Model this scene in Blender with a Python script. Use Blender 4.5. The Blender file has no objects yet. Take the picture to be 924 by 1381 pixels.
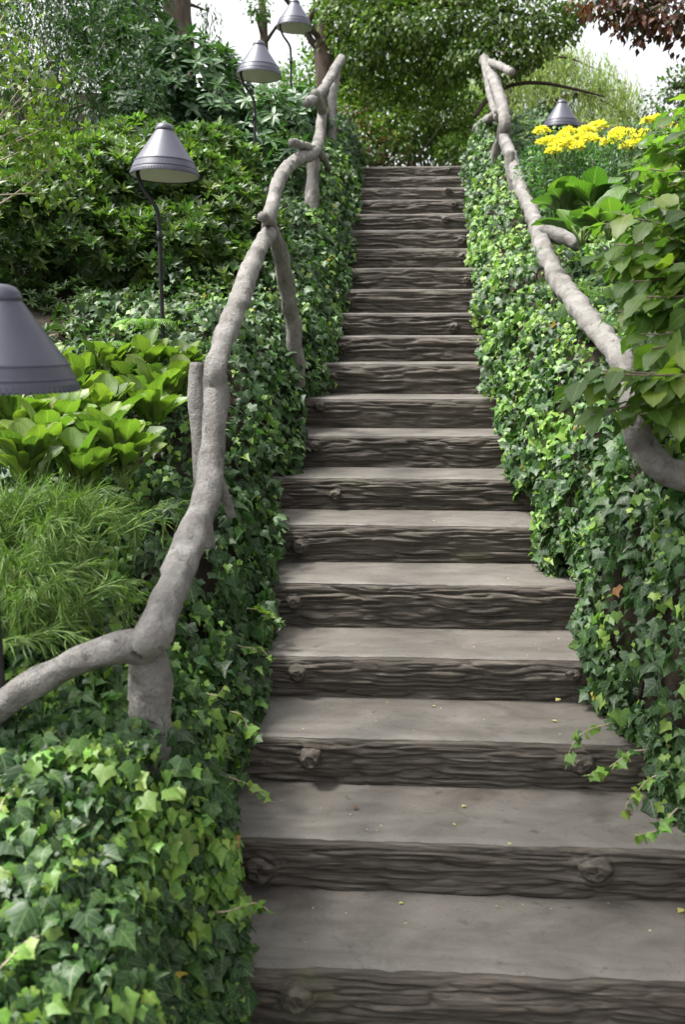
import bpy, math, random
import numpy as np
from mathutils import Matrix, Vector, Quaternion

random.seed(7)
rng = np.random.default_rng(7)
scene = bpy.context.scene
col = scene.collection

# ------------------------------------------------------------------ camera
FPX, PITCH, YAW = 1300.0, 0.184, 0.056          # focal length in photo pixels, tilt down, turn to the left
CAM = np.array([0.0, 0.0, 1.838])
W0, H0 = 924.0, 1381.0
cam_data = bpy.data.cameras.new('camera')
cam_data.sensor_fit = 'VERTICAL'
cam_data.sensor_height = 36.0
cam_data.lens = FPX / H0 * 36.0
cam_data.clip_start = 0.05
cam_data.clip_end = 2000.0
cam_data.dof.use_dof = True
cam_data.dof.focus_distance = 4.3
cam_data.dof.aperture_fstop = 3.6
cam = bpy.data.objects.new('camera', cam_data)
cam.location = CAM
cam.rotation_euler = (math.pi / 2 - PITCH, 0, YAW)
col.objects.link(cam)
scene.camera = cam

# ------------------------------------------------------------------ light
SUN_EL, SUN_AZ = math.radians(62), math.radians(-92)      # azimuth from +Y towards +X
sdir = Vector((math.sin(SUN_AZ) * math.cos(SUN_EL), math.cos(SUN_AZ) * math.cos(SUN_EL), math.sin(SUN_EL)))
world = bpy.data.worlds.new('World')
scene.world = world
world.use_nodes = True
wn, wl = world.node_tree.nodes, world.node_tree.links
sky = wn.new('ShaderNodeTexSky')
sky.sky_type = 'NISHITA'
sky.sun_disc = False
sky.sun_elevation = SUN_EL
sky.sun_rotation = SUN_AZ
sky.air_density = 1.0
sky.dust_density = 6.0
sky.ozone_density = 1.0
hsv = wn.new('ShaderNodeHueSaturation')
hsv.inputs['Saturation'].default_value = 0.12
bg = wn['Background']
bg.inputs['Strength'].default_value = 0.098
wl.new(sky.outputs[0], hsv.inputs['Color'])
wl.new(hsv.outputs[0], bg.inputs['Color'])
sun_data = bpy.data.lights.new('sun', 'SUN')
sun_data.energy = 1.5
sun_data.angle = math.radians(10)
sun_data.color = (1.0, 0.96, 0.90)
sun = bpy.data.objects.new('sun', sun_data)
sun.rotation_euler = sdir.to_track_quat('Z', 'Y').to_euler()
col.objects.link(sun)
scene.view_settings.view_transform = 'Standard'
scene.view_settings.look = 'None'
scene.view_settings.gamma = 1.0
scene.view_settings.exposure = 2.0
scene.render.engine = 'CYCLES'
scene.cycles.use_denoising = True
scene.cycles.denoiser = 'OPENIMAGEDENOISE'
scene.cycles.denoising_input_passes = 'RGB_ALBEDO_NORMAL'
scene.cycles.denoising_prefilter = 'ACCURATE'
scene.cycles.max_bounces = 7
scene.cycles.diffuse_bounces = 3
scene.cycles.glossy_bounces = 2
scene.cycles.transmission_bounces = 4
scene.cycles.transparent_max_bounces = 4
scene.cycles.use_adaptive_sampling = True
scene.cycles.adaptive_threshold = 0.006

# ------------------------------------------------------------------ pixel -> place
FWD = np.array([-math.sin(YAW) * math.cos(PITCH), math.cos(YAW) * math.cos(PITCH), -math.sin(PITCH)])
RGT = np.array([math.cos(YAW), math.sin(YAW), 0.0])
UPV = np.cross(RGT, FWD)


def ray(px, py):
    return FWD + RGT * ((px - W0 / 2) / FPX) + UPV * ((H0 / 2 - py) / FPX)


def at_x(px, py, X):
    d = ray(px, py)
    return CAM + d * (X / d[0])


def at_y(px, py, Y):
    d = ray(px, py)
    return CAM + d * (Y / d[1])


def at_d(px, py, D):
    return CAM + ray(px, py) * D


def project(p):
    q = np.asarray(p) - CAM
    d = q @ FWD
    return W0 / 2 + FPX * (q @ RGT) / d, H0 / 2 - FPX * (q @ UPV) / d, d


# ------------------------------------------------------------------ noise
def _h(i, j, k):
    n = (i * 374761393 + j * 668265263 + k * 2147483647 + 1274126177) & 0xFFFFFFFF
    n = ((n ^ (n >> 13)) * 1274126177) & 0xFFFFFFFF
    n = n ^ (n >> 16)
    return (n & 0xFFFFFF) / float(0xFFFFFF)


def vnoise(x, y, z=0.0):
    x, y, z = np.broadcast_arrays(np.asarray(x, float), np.asarray(y, float), np.asarray(z, float))
    xi, yi, zi = np.floor(x), np.floor(y), np.floor(z)
    fx, fy, fz = x - xi, y - yi, z - zi
    fx, fy, fz = [t * t * (3 - 2 * t) for t in (fx, fy, fz)]
    xi, yi, zi = xi.astype(np.int64), yi.astype(np.int64), zi.astype(np.int64)
    r = 0
    for a in (0, 1):
        for b in (0, 1):
            for c in (0, 1):
                w = (fx if a else 1 - fx) * (fy if b else 1 - fy) * (fz if c else 1 - fz)
                r = r + w * _h(xi + a, yi + b, zi + c)
    return r


def sstep(a, b, t):
    t = np.clip((np.asarray(t, float) - a) / (b - a), 0, 1)
    return t * t * (3 - 2 * t)


def unit(v):
    v = np.asarray(v, float)
    return v / np.maximum(np.linalg.norm(v, axis=-1, keepdims=True), 1e-9)


# ------------------------------------------------------------------ materials
def new_mat(name):
    m = bpy.data.materials.new(name)
    m.use_nodes = True
    return m, m.node_tree.nodes, m.node_tree.links, m.node_tree.nodes['Principled BSDF']


def ramp(nodes, stops):
    r = nodes.new('ShaderNodeValToRGB')
    e = r.color_ramp.elements
    e[0].position, e[0].color = stops[0][0], (*stops[0][1], 1)
    e[1].position, e[1].color = stops[-1][0], (*stops[-1][1], 1)
    for p, c in stops[1:-1]:
        k = e.new(p)
        k.color = (*c, 1)
    return r


def noise_node(nodes, links, scale, detail=4, rough=0.55, vec=None, stretch=None, dist=0.0):
    n = nodes.new('ShaderNodeTexNoise')
    n.inputs['Scale'].default_value = scale
    n.inputs['Detail'].default_value = detail
    n.inputs['Roughness'].default_value = rough
    n.inputs['Distortion'].default_value = dist
    if vec is not None:
        if stretch:
            mp = nodes.new('ShaderNodeMapping')
            mp.inputs['Scale'].default_value = stretch
            links.new(vec, mp.inputs['Vector'])
            vec = mp.outputs[0]
        links.new(vec, n.inputs['Vector'])
    return n


def surface_mat(name, stops, scale=6, stretch=(1, 1, 1), rough=0.8, bump=0.4, bdist=0.004, bscale=40, bstretch=(1, 1, 1),
                spots=None, spec=0.3, dist=0.0):
    """mottled surface: colour by large noise, relief by fine noise, optional lichen or stain patches"""
    m, n, l, b = new_mat(name)
    tc = n.new('ShaderNodeTexCoord')
    geo = n.new('ShaderNodeNewGeometry')
    wp = geo.outputs['Position']
    a = noise_node(n, l, scale, 6, 0.62, wp, stretch, dist)
    r = ramp(n, stops)
    l.new(a.outputs['Fac'], r.inputs['Fac'])
    out = r.outputs['Color']
    if spots:
        for sc, lo, hi, colr in spots:
            s = noise_node(n, l, sc, 5, 0.6, wp)
            sr = ramp(n, [(lo, (0, 0, 0)), (hi, (1, 1, 1))])
            l.new(s.outputs['Fac'], sr.inputs['Fac'])
            mx = n.new('ShaderNodeMix')
            mx.data_type = 'RGBA'
            l.new(sr.outputs['Color'], mx.inputs['Factor'])
            l.new(out, mx.inputs['A'])
            mx.inputs['B'].default_value = (*colr, 1)
            out = mx.outputs['Result']
    l.new(out, b.inputs['Base Color'])
    f = noise_node(n, l, bscale, 5, 0.65, wp, bstretch, 0.3)
    bp = n.new('ShaderNodeBump')
    bp.inputs['Strength'].default_value = bump
    bp.inputs['Distance'].default_value = bdist
    l.new(f.outputs['Fac'], bp.inputs['Height'])
    l.new(bp.outputs[0], b.inputs['Normal'])
    b.inputs['Roughness'].default_value = rough
    b.inputs['Specular IOR Level'].default_value = spec
    return m


def leaf_mat(name, rough=0.42, transl=0.3, spec=0.5, vein=0.0, tcol=(1.0, 1.25, 0.45), vein_n=7.0):
    """leaf blade: own tint per leaf, faint mottling, pale veins, light shining through"""
    m, n, l, b = new_mat(name)
    at = n.new('ShaderNodeAttribute')
    at.attribute_name = 'tint'
    tc = n.new('ShaderNodeTexCoord')
    ns = noise_node(n, l, 60, 3, 0.6, tc.outputs['Object'])
    mr = n.new('ShaderNodeMapRange')
    mr.inputs['From Min'].default_value, mr.inputs['From Max'].default_value = 0.3, 0.7
    mr.inputs['To Min'].default_value, mr.inputs['To Max'].default_value = 0.8, 1.18
    l.new(ns.outputs['Fac'], mr.inputs['Value'])
    mul = n.new('ShaderNodeVectorMath')
    mul.operation = 'SCALE'
    l.new(at.outputs['Color'], mul.inputs[0])
    l.new(mr.outputs[0], mul.inputs['Scale'])
    out = mul.outputs[0]
    if vein > 0:
        uv = n.new('ShaderNodeUVMap')
        sx = n.new('ShaderNodeSeparateXYZ')
        l.new(uv.outputs[0], sx.inputs[0])
        ab = n.new('ShaderNodeMath'); ab.operation = 'ABSOLUTE'
        l.new(sx.outputs['X'], ab.inputs[0])
        # side veins run up and out from the midrib
        ad = n.new('ShaderNodeMath'); ad.operation = 'MULTIPLY_ADD'
        l.new(ab.outputs[0], ad.inputs[0]); ad.inputs[1].default_value = -0.8
        l.new(sx.outputs['Y'], ad.inputs[2])
        sc = n.new('ShaderNodeMath'); sc.operation = 'MULTIPLY'
        l.new(ad.outputs[0], sc.inputs[0]); sc.inputs[1].default_value = vein_n
        fr = n.new('ShaderNodeMath'); fr.operation = 'PINGPONG'
        l.new(sc.outputs[0], fr.inputs[0]); fr.inputs[1].default_value = 0.5
        r1 = n.new('ShaderNodeMapRange')
        r1.inputs['From Min'].default_value, r1.inputs['From Max'].default_value = 0.10, 0.0
        l.new(fr.outputs[0], r1.inputs['Value'])
        r2 = n.new('ShaderNodeMapRange')
        r2.inputs['From Min'].default_value, r2.inputs['From Max'].default_value = 0.035, 0.012
        l.new(ab.outputs[0], r2.inputs['Value'])
        mxm = n.new('ShaderNodeMath'); mxm.operation = 'MAXIMUM'
        l.new(r1.outputs[0], mxm.inputs[0]); l.new(r2.outputs[0], mxm.inputs[1])
        vf = n.new('ShaderNodeMath'); vf.operation = 'MULTIPLY'
        l.new(mxm.outputs[0], vf.inputs[0]); vf.inputs[1].default_value = vein
        mx = n.new('ShaderNodeMix'); mx.data_type = 'RGBA'
        l.new(vf.outputs[0], mx.inputs['Factor'])
        l.new(out, mx.inputs['A'])
        mx.inputs['B'].default_value = (0.30, 0.38, 0.16, 1)
        out = mx.outputs['Result']
    l.new(out, b.inputs['Base Color'])
    b.inputs['Roughness'].default_value = rough
    b.inputs['Specular IOR Level'].default_value = spec
    tr = n.new('ShaderNodeBsdfTranslucent')
    tm = n.new('ShaderNodeVectorMath'); tm.operation = 'MULTIPLY'
    l.new(out, tm.inputs[0])
    tm.inputs[1].default_value = tuple(c * 1.6 for c in tcol)
    l.new(tm.outputs[0], tr.inputs['Color'])
    mix = n.new('ShaderNodeMixShader')
    mix.inputs[0].default_value = transl
    l.new(b.outputs[0], mix.inputs[1])
    l.new(tr.outputs[0], mix.inputs[2])
    l.new(mix.outputs[0], n['Material Output'].inputs['Surface'])
    return m


M = {}
M['soil'] = surface_mat('soil', [(0.3, (0.016, 0.012, 0.008)), (0.7, (0.045, 0.034, 0.022))], 9, rough=0.95, bump=0.8, bdist=0.02, bscale=25)
M['path'] = surface_mat('path', [(0.3, (0.15, 0.14, 0.125)), (0.7, (0.24, 0.225, 0.205))], 5, rough=0.85, bump=0.3, bscale=60)
M['tread'] = surface_mat('tread_concrete', [(0.25, (0.078, 0.069, 0.059)), (0.5, (0.132, 0.120, 0.105)), (0.75, (0.188, 0.174, 0.155))], 3.2, (1, 2.0, 1),
                         rough=0.52, bump=0.5, bdist=0.003, bscale=45, bstretch=(1, 3, 1), spec=0.5,
                         spots=[(5, 0.58, 0.72, (0.080, 0.070, 0.058)), (22, 0.62, 0.74, (0.070, 0.060, 0.050)), (90, 0.60, 0.70, (0.085, 0.075, 0.064)), (70, 0.66, 0.74, (0.21, 0.195, 0.172))], dist=0.8)
_n, _l = M['tread'].node_tree.nodes, M['tread'].node_tree.links
_g = _n.new('ShaderNodeNewGeometry')
_nz = noise_node(_n, _l, 2.5, 4, .6, _g.outputs['Position'])
_mv = _n.new('ShaderNodeVectorMath'); _mv.operation = 'MULTIPLY_ADD'
_l.new(_nz.outputs['Color'], _mv.inputs[0]); _mv.inputs[1].default_value = (.5, .5, .5); _l.new(_g.outputs['Position'], _mv.inputs[2])
_vo = _n.new('ShaderNodeTexVoronoi'); _vo.feature = 'DISTANCE_TO_EDGE'; _vo.inputs['Scale'].default_value = 1.7
_l.new(_mv.outputs[0], _vo.inputs['Vector'])
_mr = _n.new('ShaderNodeMapRange'); _mr.inputs['From Min'].default_value = .010; _mr.inputs['From Max'].default_value = .002; _mr.inputs['To Max'].default_value = .18
_l.new(_vo.outputs['Distance'], _mr.inputs['Value'])
_bs = _n['Principled BSDF']
_mx = _n.new('ShaderNodeMix'); _mx.data_type = 'RGBA'
_l.new(_mr.outputs[0], _mx.inputs['Factor']); _l.new(_bs.inputs['Base Color'].links[0].from_socket, _mx.inputs['A'])
_mx.inputs['B'].default_value = (.03, .026, .02, 1)
_l.new(_mx.outputs['Result'], _bs.inputs['Base Color'])
M['log'] = surface_mat('bark_log_concrete', [(0.28, (0.026, 0.020, 0.015)), (0.5, (0.066, 0.056, 0.045)), (0.74, (0.150, 0.131, 0.108))], 9, (0.45, 4, 6),
                       rough=0.66, bump=0.7, bdist=0.008, bscale=34, bstretch=(0.35, 2.4, 3.0), spec=0.35,
                       spots=[(3.0, 0.60, 0.72, (0.085, 0.085, 0.05))], dist=0.7)
M['rail'] = surface_mat('rail_concrete', [(0.25, (0.105, 0.098, 0.088)), (0.5, (0.20, 0.190, 0.177)), (0.75, (0.325, 0.312, 0.295))], 10, rough=0.75,
                        bump=0.9, bdist=0.010, bscale=42, spots=[(28, 0.60, 0.70, (0.10, 0.088, 0.076)), (5, 0.62, 0.75, (0.15, 0.148, 0.105))])
_n, _l = M['rail'].node_tree.nodes, M['rail'].node_tree.links
_vo = _n.new('ShaderNodeTexVoronoi'); _vo.feature = 'DISTANCE_TO_EDGE'; _vo.inputs['Scale'].default_value = 55
_tc = _n.new('ShaderNodeTexCoord')
_nz = noise_node(_n, _l, 30, 4, .6, _tc.outputs['Object'])
_mv = _n.new('ShaderNodeVectorMath'); _mv.operation = 'MULTIPLY_ADD'
_l.new(_nz.outputs['Color'], _mv.inputs[0]); _mv.inputs[1].default_value = (.05, .05, .05); _l.new(_tc.outputs['Object'], _mv.inputs[2])
_l.new(_mv.outputs[0], _vo.inputs['Vector'])
_mr = _n.new('ShaderNodeMapRange'); _mr.inputs['From Max'].default_value = .12
_l.new(_vo.outputs['Distance'], _mr.inputs['Value'])
_b2 = _n.new('ShaderNodeBump'); _b2.inputs['Strength'].default_value = .55; _b2.inputs['Distance'].default_value = .004
_l.new(_mr.outputs[0], _b2.inputs['Height'])
_b1 = [x for x in _n if x.type == 'BUMP' and x != _b2][0]
_l.new(_b2.outputs[0], _b1.inputs['Normal'])
M['bark'] = surface_mat('tree_bark', [(0.3, (0.05, 0.036, 0.026)), (0.7, (0.13, 0.10, 0.078))], 6, (3, 3, 0.6), rough=0.9, bump=0.8, bdist=0.02, bscale=14, bstretch=(3, 3, 0.5))
M['twig'] = surface_mat('twig_bark', [(0.3, (0.11, 0.085, 0.06)), (0.7, (0.24, 0.20, 0.15))], 20, rough=0.85, bump=0.4, bscale=80)
M['pale_twig'] = surface_mat('pale_twig_bark', [(0.3, (0.27, 0.22, 0.15)), (0.7, (0.45, 0.39, 0.29))], 20, rough=0.85, bump=0.4, bscale=80)
M['green_stem'] = surface_mat('green_stem', [(0.3, (0.10, 0.16, 0.045)), (0.7, (0.18, 0.26, 0.08))], 20, rough=0.6, bump=0.2, bscale=80)
M['shade_paint'] = surface_mat('lamp_paint', [(0.3, (0.058, 0.060, 0.085)), (0.7, (0.078, 0.080, 0.110))], 3, rough=0.40, bump=0.05, bdist=0.001, bscale=90, spec=0.5,
                               spots=[(14, 0.66, 0.78, (0.135, 0.13, 0.14))])
M['pole_paint'] = surface_mat('pole_paint', [(0.3, (0.018, 0.018, 0.021)), (0.7, (0.03, 0.03, 0.034))], 8, rough=0.42, bump=0.1, bdist=0.001, bscale=90)
M['shade_inside'] = surface_mat('lamp_inside_paint', [(0.3, (0.68, 0.68, 0.64)), (0.7, (0.76, 0.76, 0.72))], 6, rough=0.55, bump=0.05, bscale=60)
M['ivy'] = leaf_mat('ivy_leaf', 0.46, 0.24, 0.38, vein=0.30, vein_n=4.0)
M['small_leaf'] = leaf_mat('small_leaf', 0.45, 0.30, 0.45)
M['glossy_leaf'] = leaf_mat('glossy_leaf', 0.44, 0.2, 0.4, vein=0.18)
M['soft_leaf'] = leaf_mat('soft_leaf', 0.45, 0.45, 0.45, vein=0.38, vein_n=9.0)
M['paddle_leaf'] = leaf_mat('paddle_leaf', 0.45, 0.33, 0.45, vein=0.32, vein_n=8.0)
M['needle'] = leaf_mat('needle', 0.5, 0.25, 0.4)
M['petal'] = leaf_mat('petal', 0.6, 0.3, 0.3, tcol=(1, 1, 1))


# ------------------------------------------------------------------ mesh helpers
def mesh_np(name, V, F, mat, tint=None, uv=None, smooth=True):
    """V (n,3); F (m,k) array of equal-sized faces, or a list of such arrays"""
    Fs = F if isinstance(F, list) else [F]
    Fs = [np.asarray(f, np.int32) for f in Fs if len(f)]
    me = bpy.data.meshes.new(name)
    me.vertices.add(len(V))
    me.vertices.foreach_set('co', np.asarray(V, np.float32).ravel())
    loops = np.concatenate([f.ravel() for f in Fs])
    counts = np.concatenate([np.full(len(f), f.shape[1], np.int32) for f in Fs])
    starts = np.concatenate([[0], np.cumsum(counts)[:-1]]).astype(np.int32)
    me.loops.add(len(loops))
    me.loops.foreach_set('vertex_index', loops)
    me.polygons.add(len(counts))
    me.polygons.foreach_set('loop_start', starts)
    me.polygons.foreach_set('loop_total', counts)
    me.polygons.foreach_set('use_smooth', np.full(len(counts), bool(smooth)))
    if tint is not None:
        a = me.attributes.new('tint', 'FLOAT_COLOR', 'POINT')
        t = np.ones((len(V), 4), np.float32)
        t[:, :3] = tint
        a.data.foreach_set('color', t.ravel())
    if uv is not None:
        u = me.uv_layers.new(name='UVMap')
        u.data.foreach_set('uv', np.asarray(uv, np.float32)[loops].ravel())
    me.materials.append(mat)
    me.update()
    me.validate()
    return me


def link(name, data, parent=None, loc=None):
    o = bpy.data.objects.new(name, data)
    col.objects.link(o)
    if parent is not None:
        o.parent = parent
    if loc is not None:
        o.location = [float(v) for v in loc]
    return o


def tag(o, label=None, cat=None, group=None, kind=None):
    if label: o['label'] = label
    if cat: o['category'] = cat
    if group: o['group'] = group
    if kind: o['kind'] = kind
    return o


def thing(name, loc, label, cat, group=None):
    return tag(link(name, None, None, loc), label, cat, group)


def spline(pts, rad, step):
    """Catmull-Rom through points; returns resampled points and radii"""
    P = np.asarray(pts, float)
    R = np.asarray(rad, float)
    if len(P) == 2:
        n = max(2, int(np.linalg.norm(P[1] - P[0]) / step) + 1)
        t = np.linspace(0, 1, n)[:, None]
        return P[0] + (P[1] - P[0]) * t, R[0] + (R[1] - R[0]) * t[:, 0]
    Q = np.vstack([2 * P[0] - P[1], P, 2 * P[-1] - P[-2]])
    op, orr = [], []
    for i in range(len(P) - 1):
        p0, p1, p2, p3 = Q[i:i + 4]
        n = max(2, int(np.linalg.norm(p2 - p1) / step))
        for t in np.arange(n) / n:
            op.append(0.5 * (2 * p1 + (p2 - p0) * t + (2 * p0 - 5 * p1 + 4 * p2 - p3) * t * t + (3 * p1 - p0 - 3 * p2 + p3) * t ** 3))
            orr.append(R[i] + (R[i + 1] - R[i]) * t)
    op.append(P[-1]); orr.append(R[-1])
    return np.array(op), np.array(orr)


def tube_geo(pts, rad, segs=8, step=0.05, bump=0.0, bscale=20.0, seed=0.0, round_end=False):
    P, R = spline(pts, rad, step)
    n = len(P)
    T = unit(np.gradient(P, axis=0))
    up = np.array([0.31, 0.17, 0.93])
    if abs(T[0] @ up) > 0.9:
        up = np.array([0.95, 0.1, 0.2])
    N = np.zeros_like(P)
    v = unit(up - T[0] * (up @ T[0]))
    for i in range(n):
        v = unit(v - T[i] * (v @ T[i]))
        N[i] = v
    B = np.cross(T, N)
    a = np.arange(segs) / segs * 2 * math.pi
    D = N[:, None, :] * np.cos(a)[None, :, None] + B[:, None, :] * np.sin(a)[None, :, None]
    rr = np.repeat(R[:, None], segs, 1)
    if bump > 0:
        L = np.concatenate([[0], np.cumsum(np.linalg.norm(np.diff(P, axis=0), axis=1))])
        q = P[:, None, :] + D * 0.05
        big = vnoise(q[..., 0] * bscale * .35 + seed, q[..., 1] * bscale * .35, q[..., 2] * bscale * .35) - .5
        fine = vnoise(L[:, None] * bscale * .55 + seed, np.cos(a)[None, :] * 4 + 9, np.sin(a)[None, :] * 4 + seed) - .5
        rr = rr * (1 + bump * (1.3 * big + 1.0 * fine))
    V = (P[:, None, :] + D * rr[..., None]).reshape(-1, 3)
    i, j = np.meshgrid(np.arange(n - 1), np.arange(segs), indexing='ij')
    j2 = (j + 1) % segs
    F = np.stack([i * segs + j, i * segs + j2, (i + 1) * segs + j2, (i + 1) * segs + j], -1).reshape(-1, 4)
    e = R[-1] * (0.45 if round_end else 0.06)
    s = R[0] * 0.06
    V = np.vstack([V, P[0] - T[0] * s, P[-1] + T[-1] * e])
    c0, c1 = len(V) - 2, len(V) - 1
    k = np.arange(segs)
    k2 = (k + 1) % segs
    F3 = np.vstack([np.stack([k2, k, np.full(segs, c0)], -1), np.stack([(n - 1) * segs + k, (n - 1) * segs + k2, np.full(segs, c1)], -1)])
    return V, F, F3


class Geo:
    def __init__(self):
        self.V, self.F4, self.F3, self.n = [], [], [], 0

    def add(self, V, F4=None, F3=None):
        self.V.append(np.asarray(V, float))
        if F4 is not None and len(F4): self.F4.append(np.asarray(F4) + self.n)
        if F3 is not None and len(F3): self.F3.append(np.asarray(F3) + self.n)
        self.n += len(V)

    def tube(self, *a, **k):
        self.add(*tube_geo(*a, **k))

    def build(self, name, mat, parent=None, origin=None, smooth=True):
        V = np.vstack(self.V)
        o = np.zeros(3) if origin is None else np.asarray(origin, float)
        base = np.array(parent.matrix_basis.translation) if parent is not None else np.zeros(3)
        p = parent.parent if parent is not None else None
        while p is not None:
            base = base + np.array(p.matrix_basis.translation); p = p.parent
        Fs = []
        if self.F4: Fs.append(np.vstack(self.F4))
        if self.F3: Fs.append(np.vstack(self.F3))
        me = mesh_np(name, V - (base + o if parent is None else base + o), Fs, mat, smooth=smooth)
        return link(name, me, parent, o)


# ------------------------------------------------------------------ leaf templates: (verts, faces, uv)
def tpl_ivy(wid=1.0, curl=0.55, cup=0.16, droop=0.22, tw=0.0):
    half = [(0.0, 0.05), (0.15, -0.08), (0.35, -0.09), (0.43, 0.11), (0.60, 0.33), (0.36, 0.47), (0.17, 0.72), (0.0, 1.0)]
    pts = half + [(-x, y) for x, y in half[-2:0:-1]]
    V = [(0, 0.36)] + pts
    V = np.array([(x * wid, y, cup * abs(x) - curl * x * x - droop * (y - 0.3) ** 2 + tw * x * y + .03 * math.sin(9 * x + 5 * y)) for x, y in V])
    n = len(pts)
    F = np.array([(0, 1 + i, 1 + (i + 1) % n) for i in range(n)])
    return V, F, V[:, :2].copy()


def tpl_leaf(w=0.22, rows=3, fold=0.25, droop=0.2, pointy=1.0, wave=0.0, cols=1, pleat=0.0, pleats=8, base=0.0, serr=0.0, prof=None):
    """blade with a midrib: rows along, cols per half"""
    V, uv = [], []
    for r in range(rows + 1):
        t = r / rows
        ww = w * (math.sin(math.pi * min(1, (t + base) / (1 + base)) ** pointy)) if rows > 1 else w
        if prof:
            ww = w * float(np.interp(t, prof[0], prof[1]))
        if serr and 0 < r < rows:
            ww *= 1 + serr * (1 if r % 2 else -1)
        for c in range(-cols, cols + 1):
            x = ww * c / cols
            z = fold * abs(x) - droop * t * t + wave * math.sin(t * 11 + c) * abs(c) / cols
            z += pleat * math.sin(2 * math.pi * (t * pleats - abs(c) / cols * 0.8)) * (abs(c) / cols * .6 + .1)
            V.append((x, t, z))
            uv.append((c / cols * 0.5, t))
    k = 2 * cols + 1
    F = [(r * k + c, r * k + c + 1, (r + 1) * k + c + 1, (r + 1) * k + c) for r in range(rows) for c in range(2 * cols)]
    return np.array(V), np.array(F), np.array(uv)


def tpl_diamond(w=0.2, fold=0.25, droop=0.12, y=0.5):
    V = np.array([(0, 0, 0), (-w, y, fold * w), (0, y, -0.02), (w, y, fold * w), (0, 1, -droop)], float)
    F = np.array([(0, 2, 1), (0, 3, 2), (1, 2, 4), (2, 3, 4)])
    return V, F, V[:, :2].copy()


IVY = tpl_ivy()
IVIES = [tpl_ivy(1.0, .55, .16, .22, .1), tpl_ivy(.78, .2, .42, .45, -.25), tpl_ivy(1.08, .9, .05, .1, .3), tpl_ivy(.62, .4, .3, .6, .15)]
AZALEA = tpl_diamond(0.17, 0.35, 0.10, 0.55)
SMALL = tpl_diamond(0.30, 0.25, 0.15, 0.45)
NARROW = tpl_diamond(0.10, 0.3, 0.25, 0.5)
RHODO = tpl_leaf(0.17, 3, 0.22, 0.22, 0.9)
HAZEL = tpl_leaf(0.30, 9, 0.18, 0.28, 0.80, 0.0, 1, 0.028, 7, 0.06, 0.06)
PADDLE = tpl_leaf(0.23, 8, 0.5, 0.36, 1, 0.06, 2, prof=([0, .2, .45, .7, .87, .96, 1], [.10, .22, .62, .98, 1, .78, .4]))
HOSTA = tpl_leaf(0.36, 8, 0.40, 0.40, 1, 0.03, 2, prof=([0, .12, .3, .5, .75, .9, 1], [.12, .6, .95, 1, .82, .5, .1]))


def frames(y, z):
    """rotation matrices with leaf axis y and face normal near z"""
    y = unit(y)
    x = unit(np.cross(y, z))
    z = np.cross(x, y)
    return np.stack([x, y, z], -1)


def leaves_np(tpl, pos, R, s):
    V, F, uv = tpl
    n, k = len(pos), len(V)
    P = (np.einsum('nij,kj->nki', R, V) * np.asarray(s).reshape(-1, 1, 1) + pos[:, None, :]).reshape(-1, 3)
    FF = (F[None] + (np.arange(n) * k)[:, None, None]).reshape(-1, F.shape[1])
    return P, FF, np.tile(uv, (n, 1))


def leaf_mass(name, tpl, pos, R, s, tint, mat, parent=None, stuff=True, origin=None):
    P, F, uv = leaves_np(tpl, pos, R, s)
    base = np.zeros(3)
    if parent is not None:
        base = np.array(parent.location)
    me = mesh_np(name, P - base, F, mat, np.repeat(tint, len(tpl[0]), 0), uv)
    o = link(name, me, parent)
    if stuff: o['kind'] = 'stuff'
    return o


_variants = {}


def leaf_objects(name, key, tpl, pos, R, s, tint, mat, parent, nv=7):
    """each leaf an object of its own; alike leaves share mesh data"""
    q = np.argsort(np.argsort(tint.sum(1))) * nv // max(1, len(tint))
    base = np.array(parent.location)
    mes = []
    for k in range(nv):
        sel = tint[q == k]
        if not len(sel):
            mes.append(None); continue
        c = sel.mean(0) * .5 + sel[len(sel) // 2] * .5
        me = mesh_np(key, tpl[0], tpl[1], mat, np.repeat(c[None], len(tpl[0]), 0), tpl[2])
        mes.append(me)
    for i in range(len(pos)):
        o = bpy.data.objects.new(name, mes[q[i]])
        col.objects.link(o)
        o.parent = parent
        m = Matrix(R[i].tolist()).to_4x4() @ Matrix.Scale(float(s[i]), 4)
        m.translation = Vector((pos[i] - base).tolist())
        o.matrix_basis = m


def biggest(pos, R, s, n, cell=7.0):
    """the leaves that show largest: foremost of their patch of picture, in frame"""
    px, py, d = project(pos + R[:, :, 1] * np.asarray(s)[:, None] * .5)
    ok = (px > -10) & (px < W0 + 10) & (py > -10) & (py < H0 + 10) & (d > .3)
    key = (np.floor(px / cell).astype(np.int64) * 100000 + np.floor(py / cell).astype(np.int64))
    order = np.argsort(d)
    order = order[ok[order]]
    _, first = np.unique(key[order], return_index=True)
    front = order[first]
    view = unit(CAM - pos[front])
    size = np.asarray(s)[front] / d[front] * (0.15 + np.abs((R[front][:, :, 2] * view).sum(1)))
    pick = front[np.argsort(-size)[:n]]
    mask = np.zeros(len(pos), bool)
    mask[pick] = True
    return mask


def foliage(name, key, tpl, pos, R, s, tint, mat, parent, n_objects=0, rest='foliage'):
    if n_objects:
        m = biggest(pos, R, s, n_objects)
        leaf_objects(name, key, tpl, pos[m], R[m], s[m], tint[m], mat, parent)
    else:
        m = np.zeros(len(pos), bool)
    if (~m).any():
        leaf_mass(rest, tpl, pos[~m], R[~m], s[~m], tint[~m], mat, parent)


def tints(n, colors, weights=None, jit=0.22):
    c = np.array(colors)[rng.choice(len(colors), n, p=weights)]
    c = c * (1 + (rng.random((n, 1)) - .5) * 2 * jit) * (1 + (rng.random((n, 3)) - .5) * .16)
    return np.clip(c, 0, 1)


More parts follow.
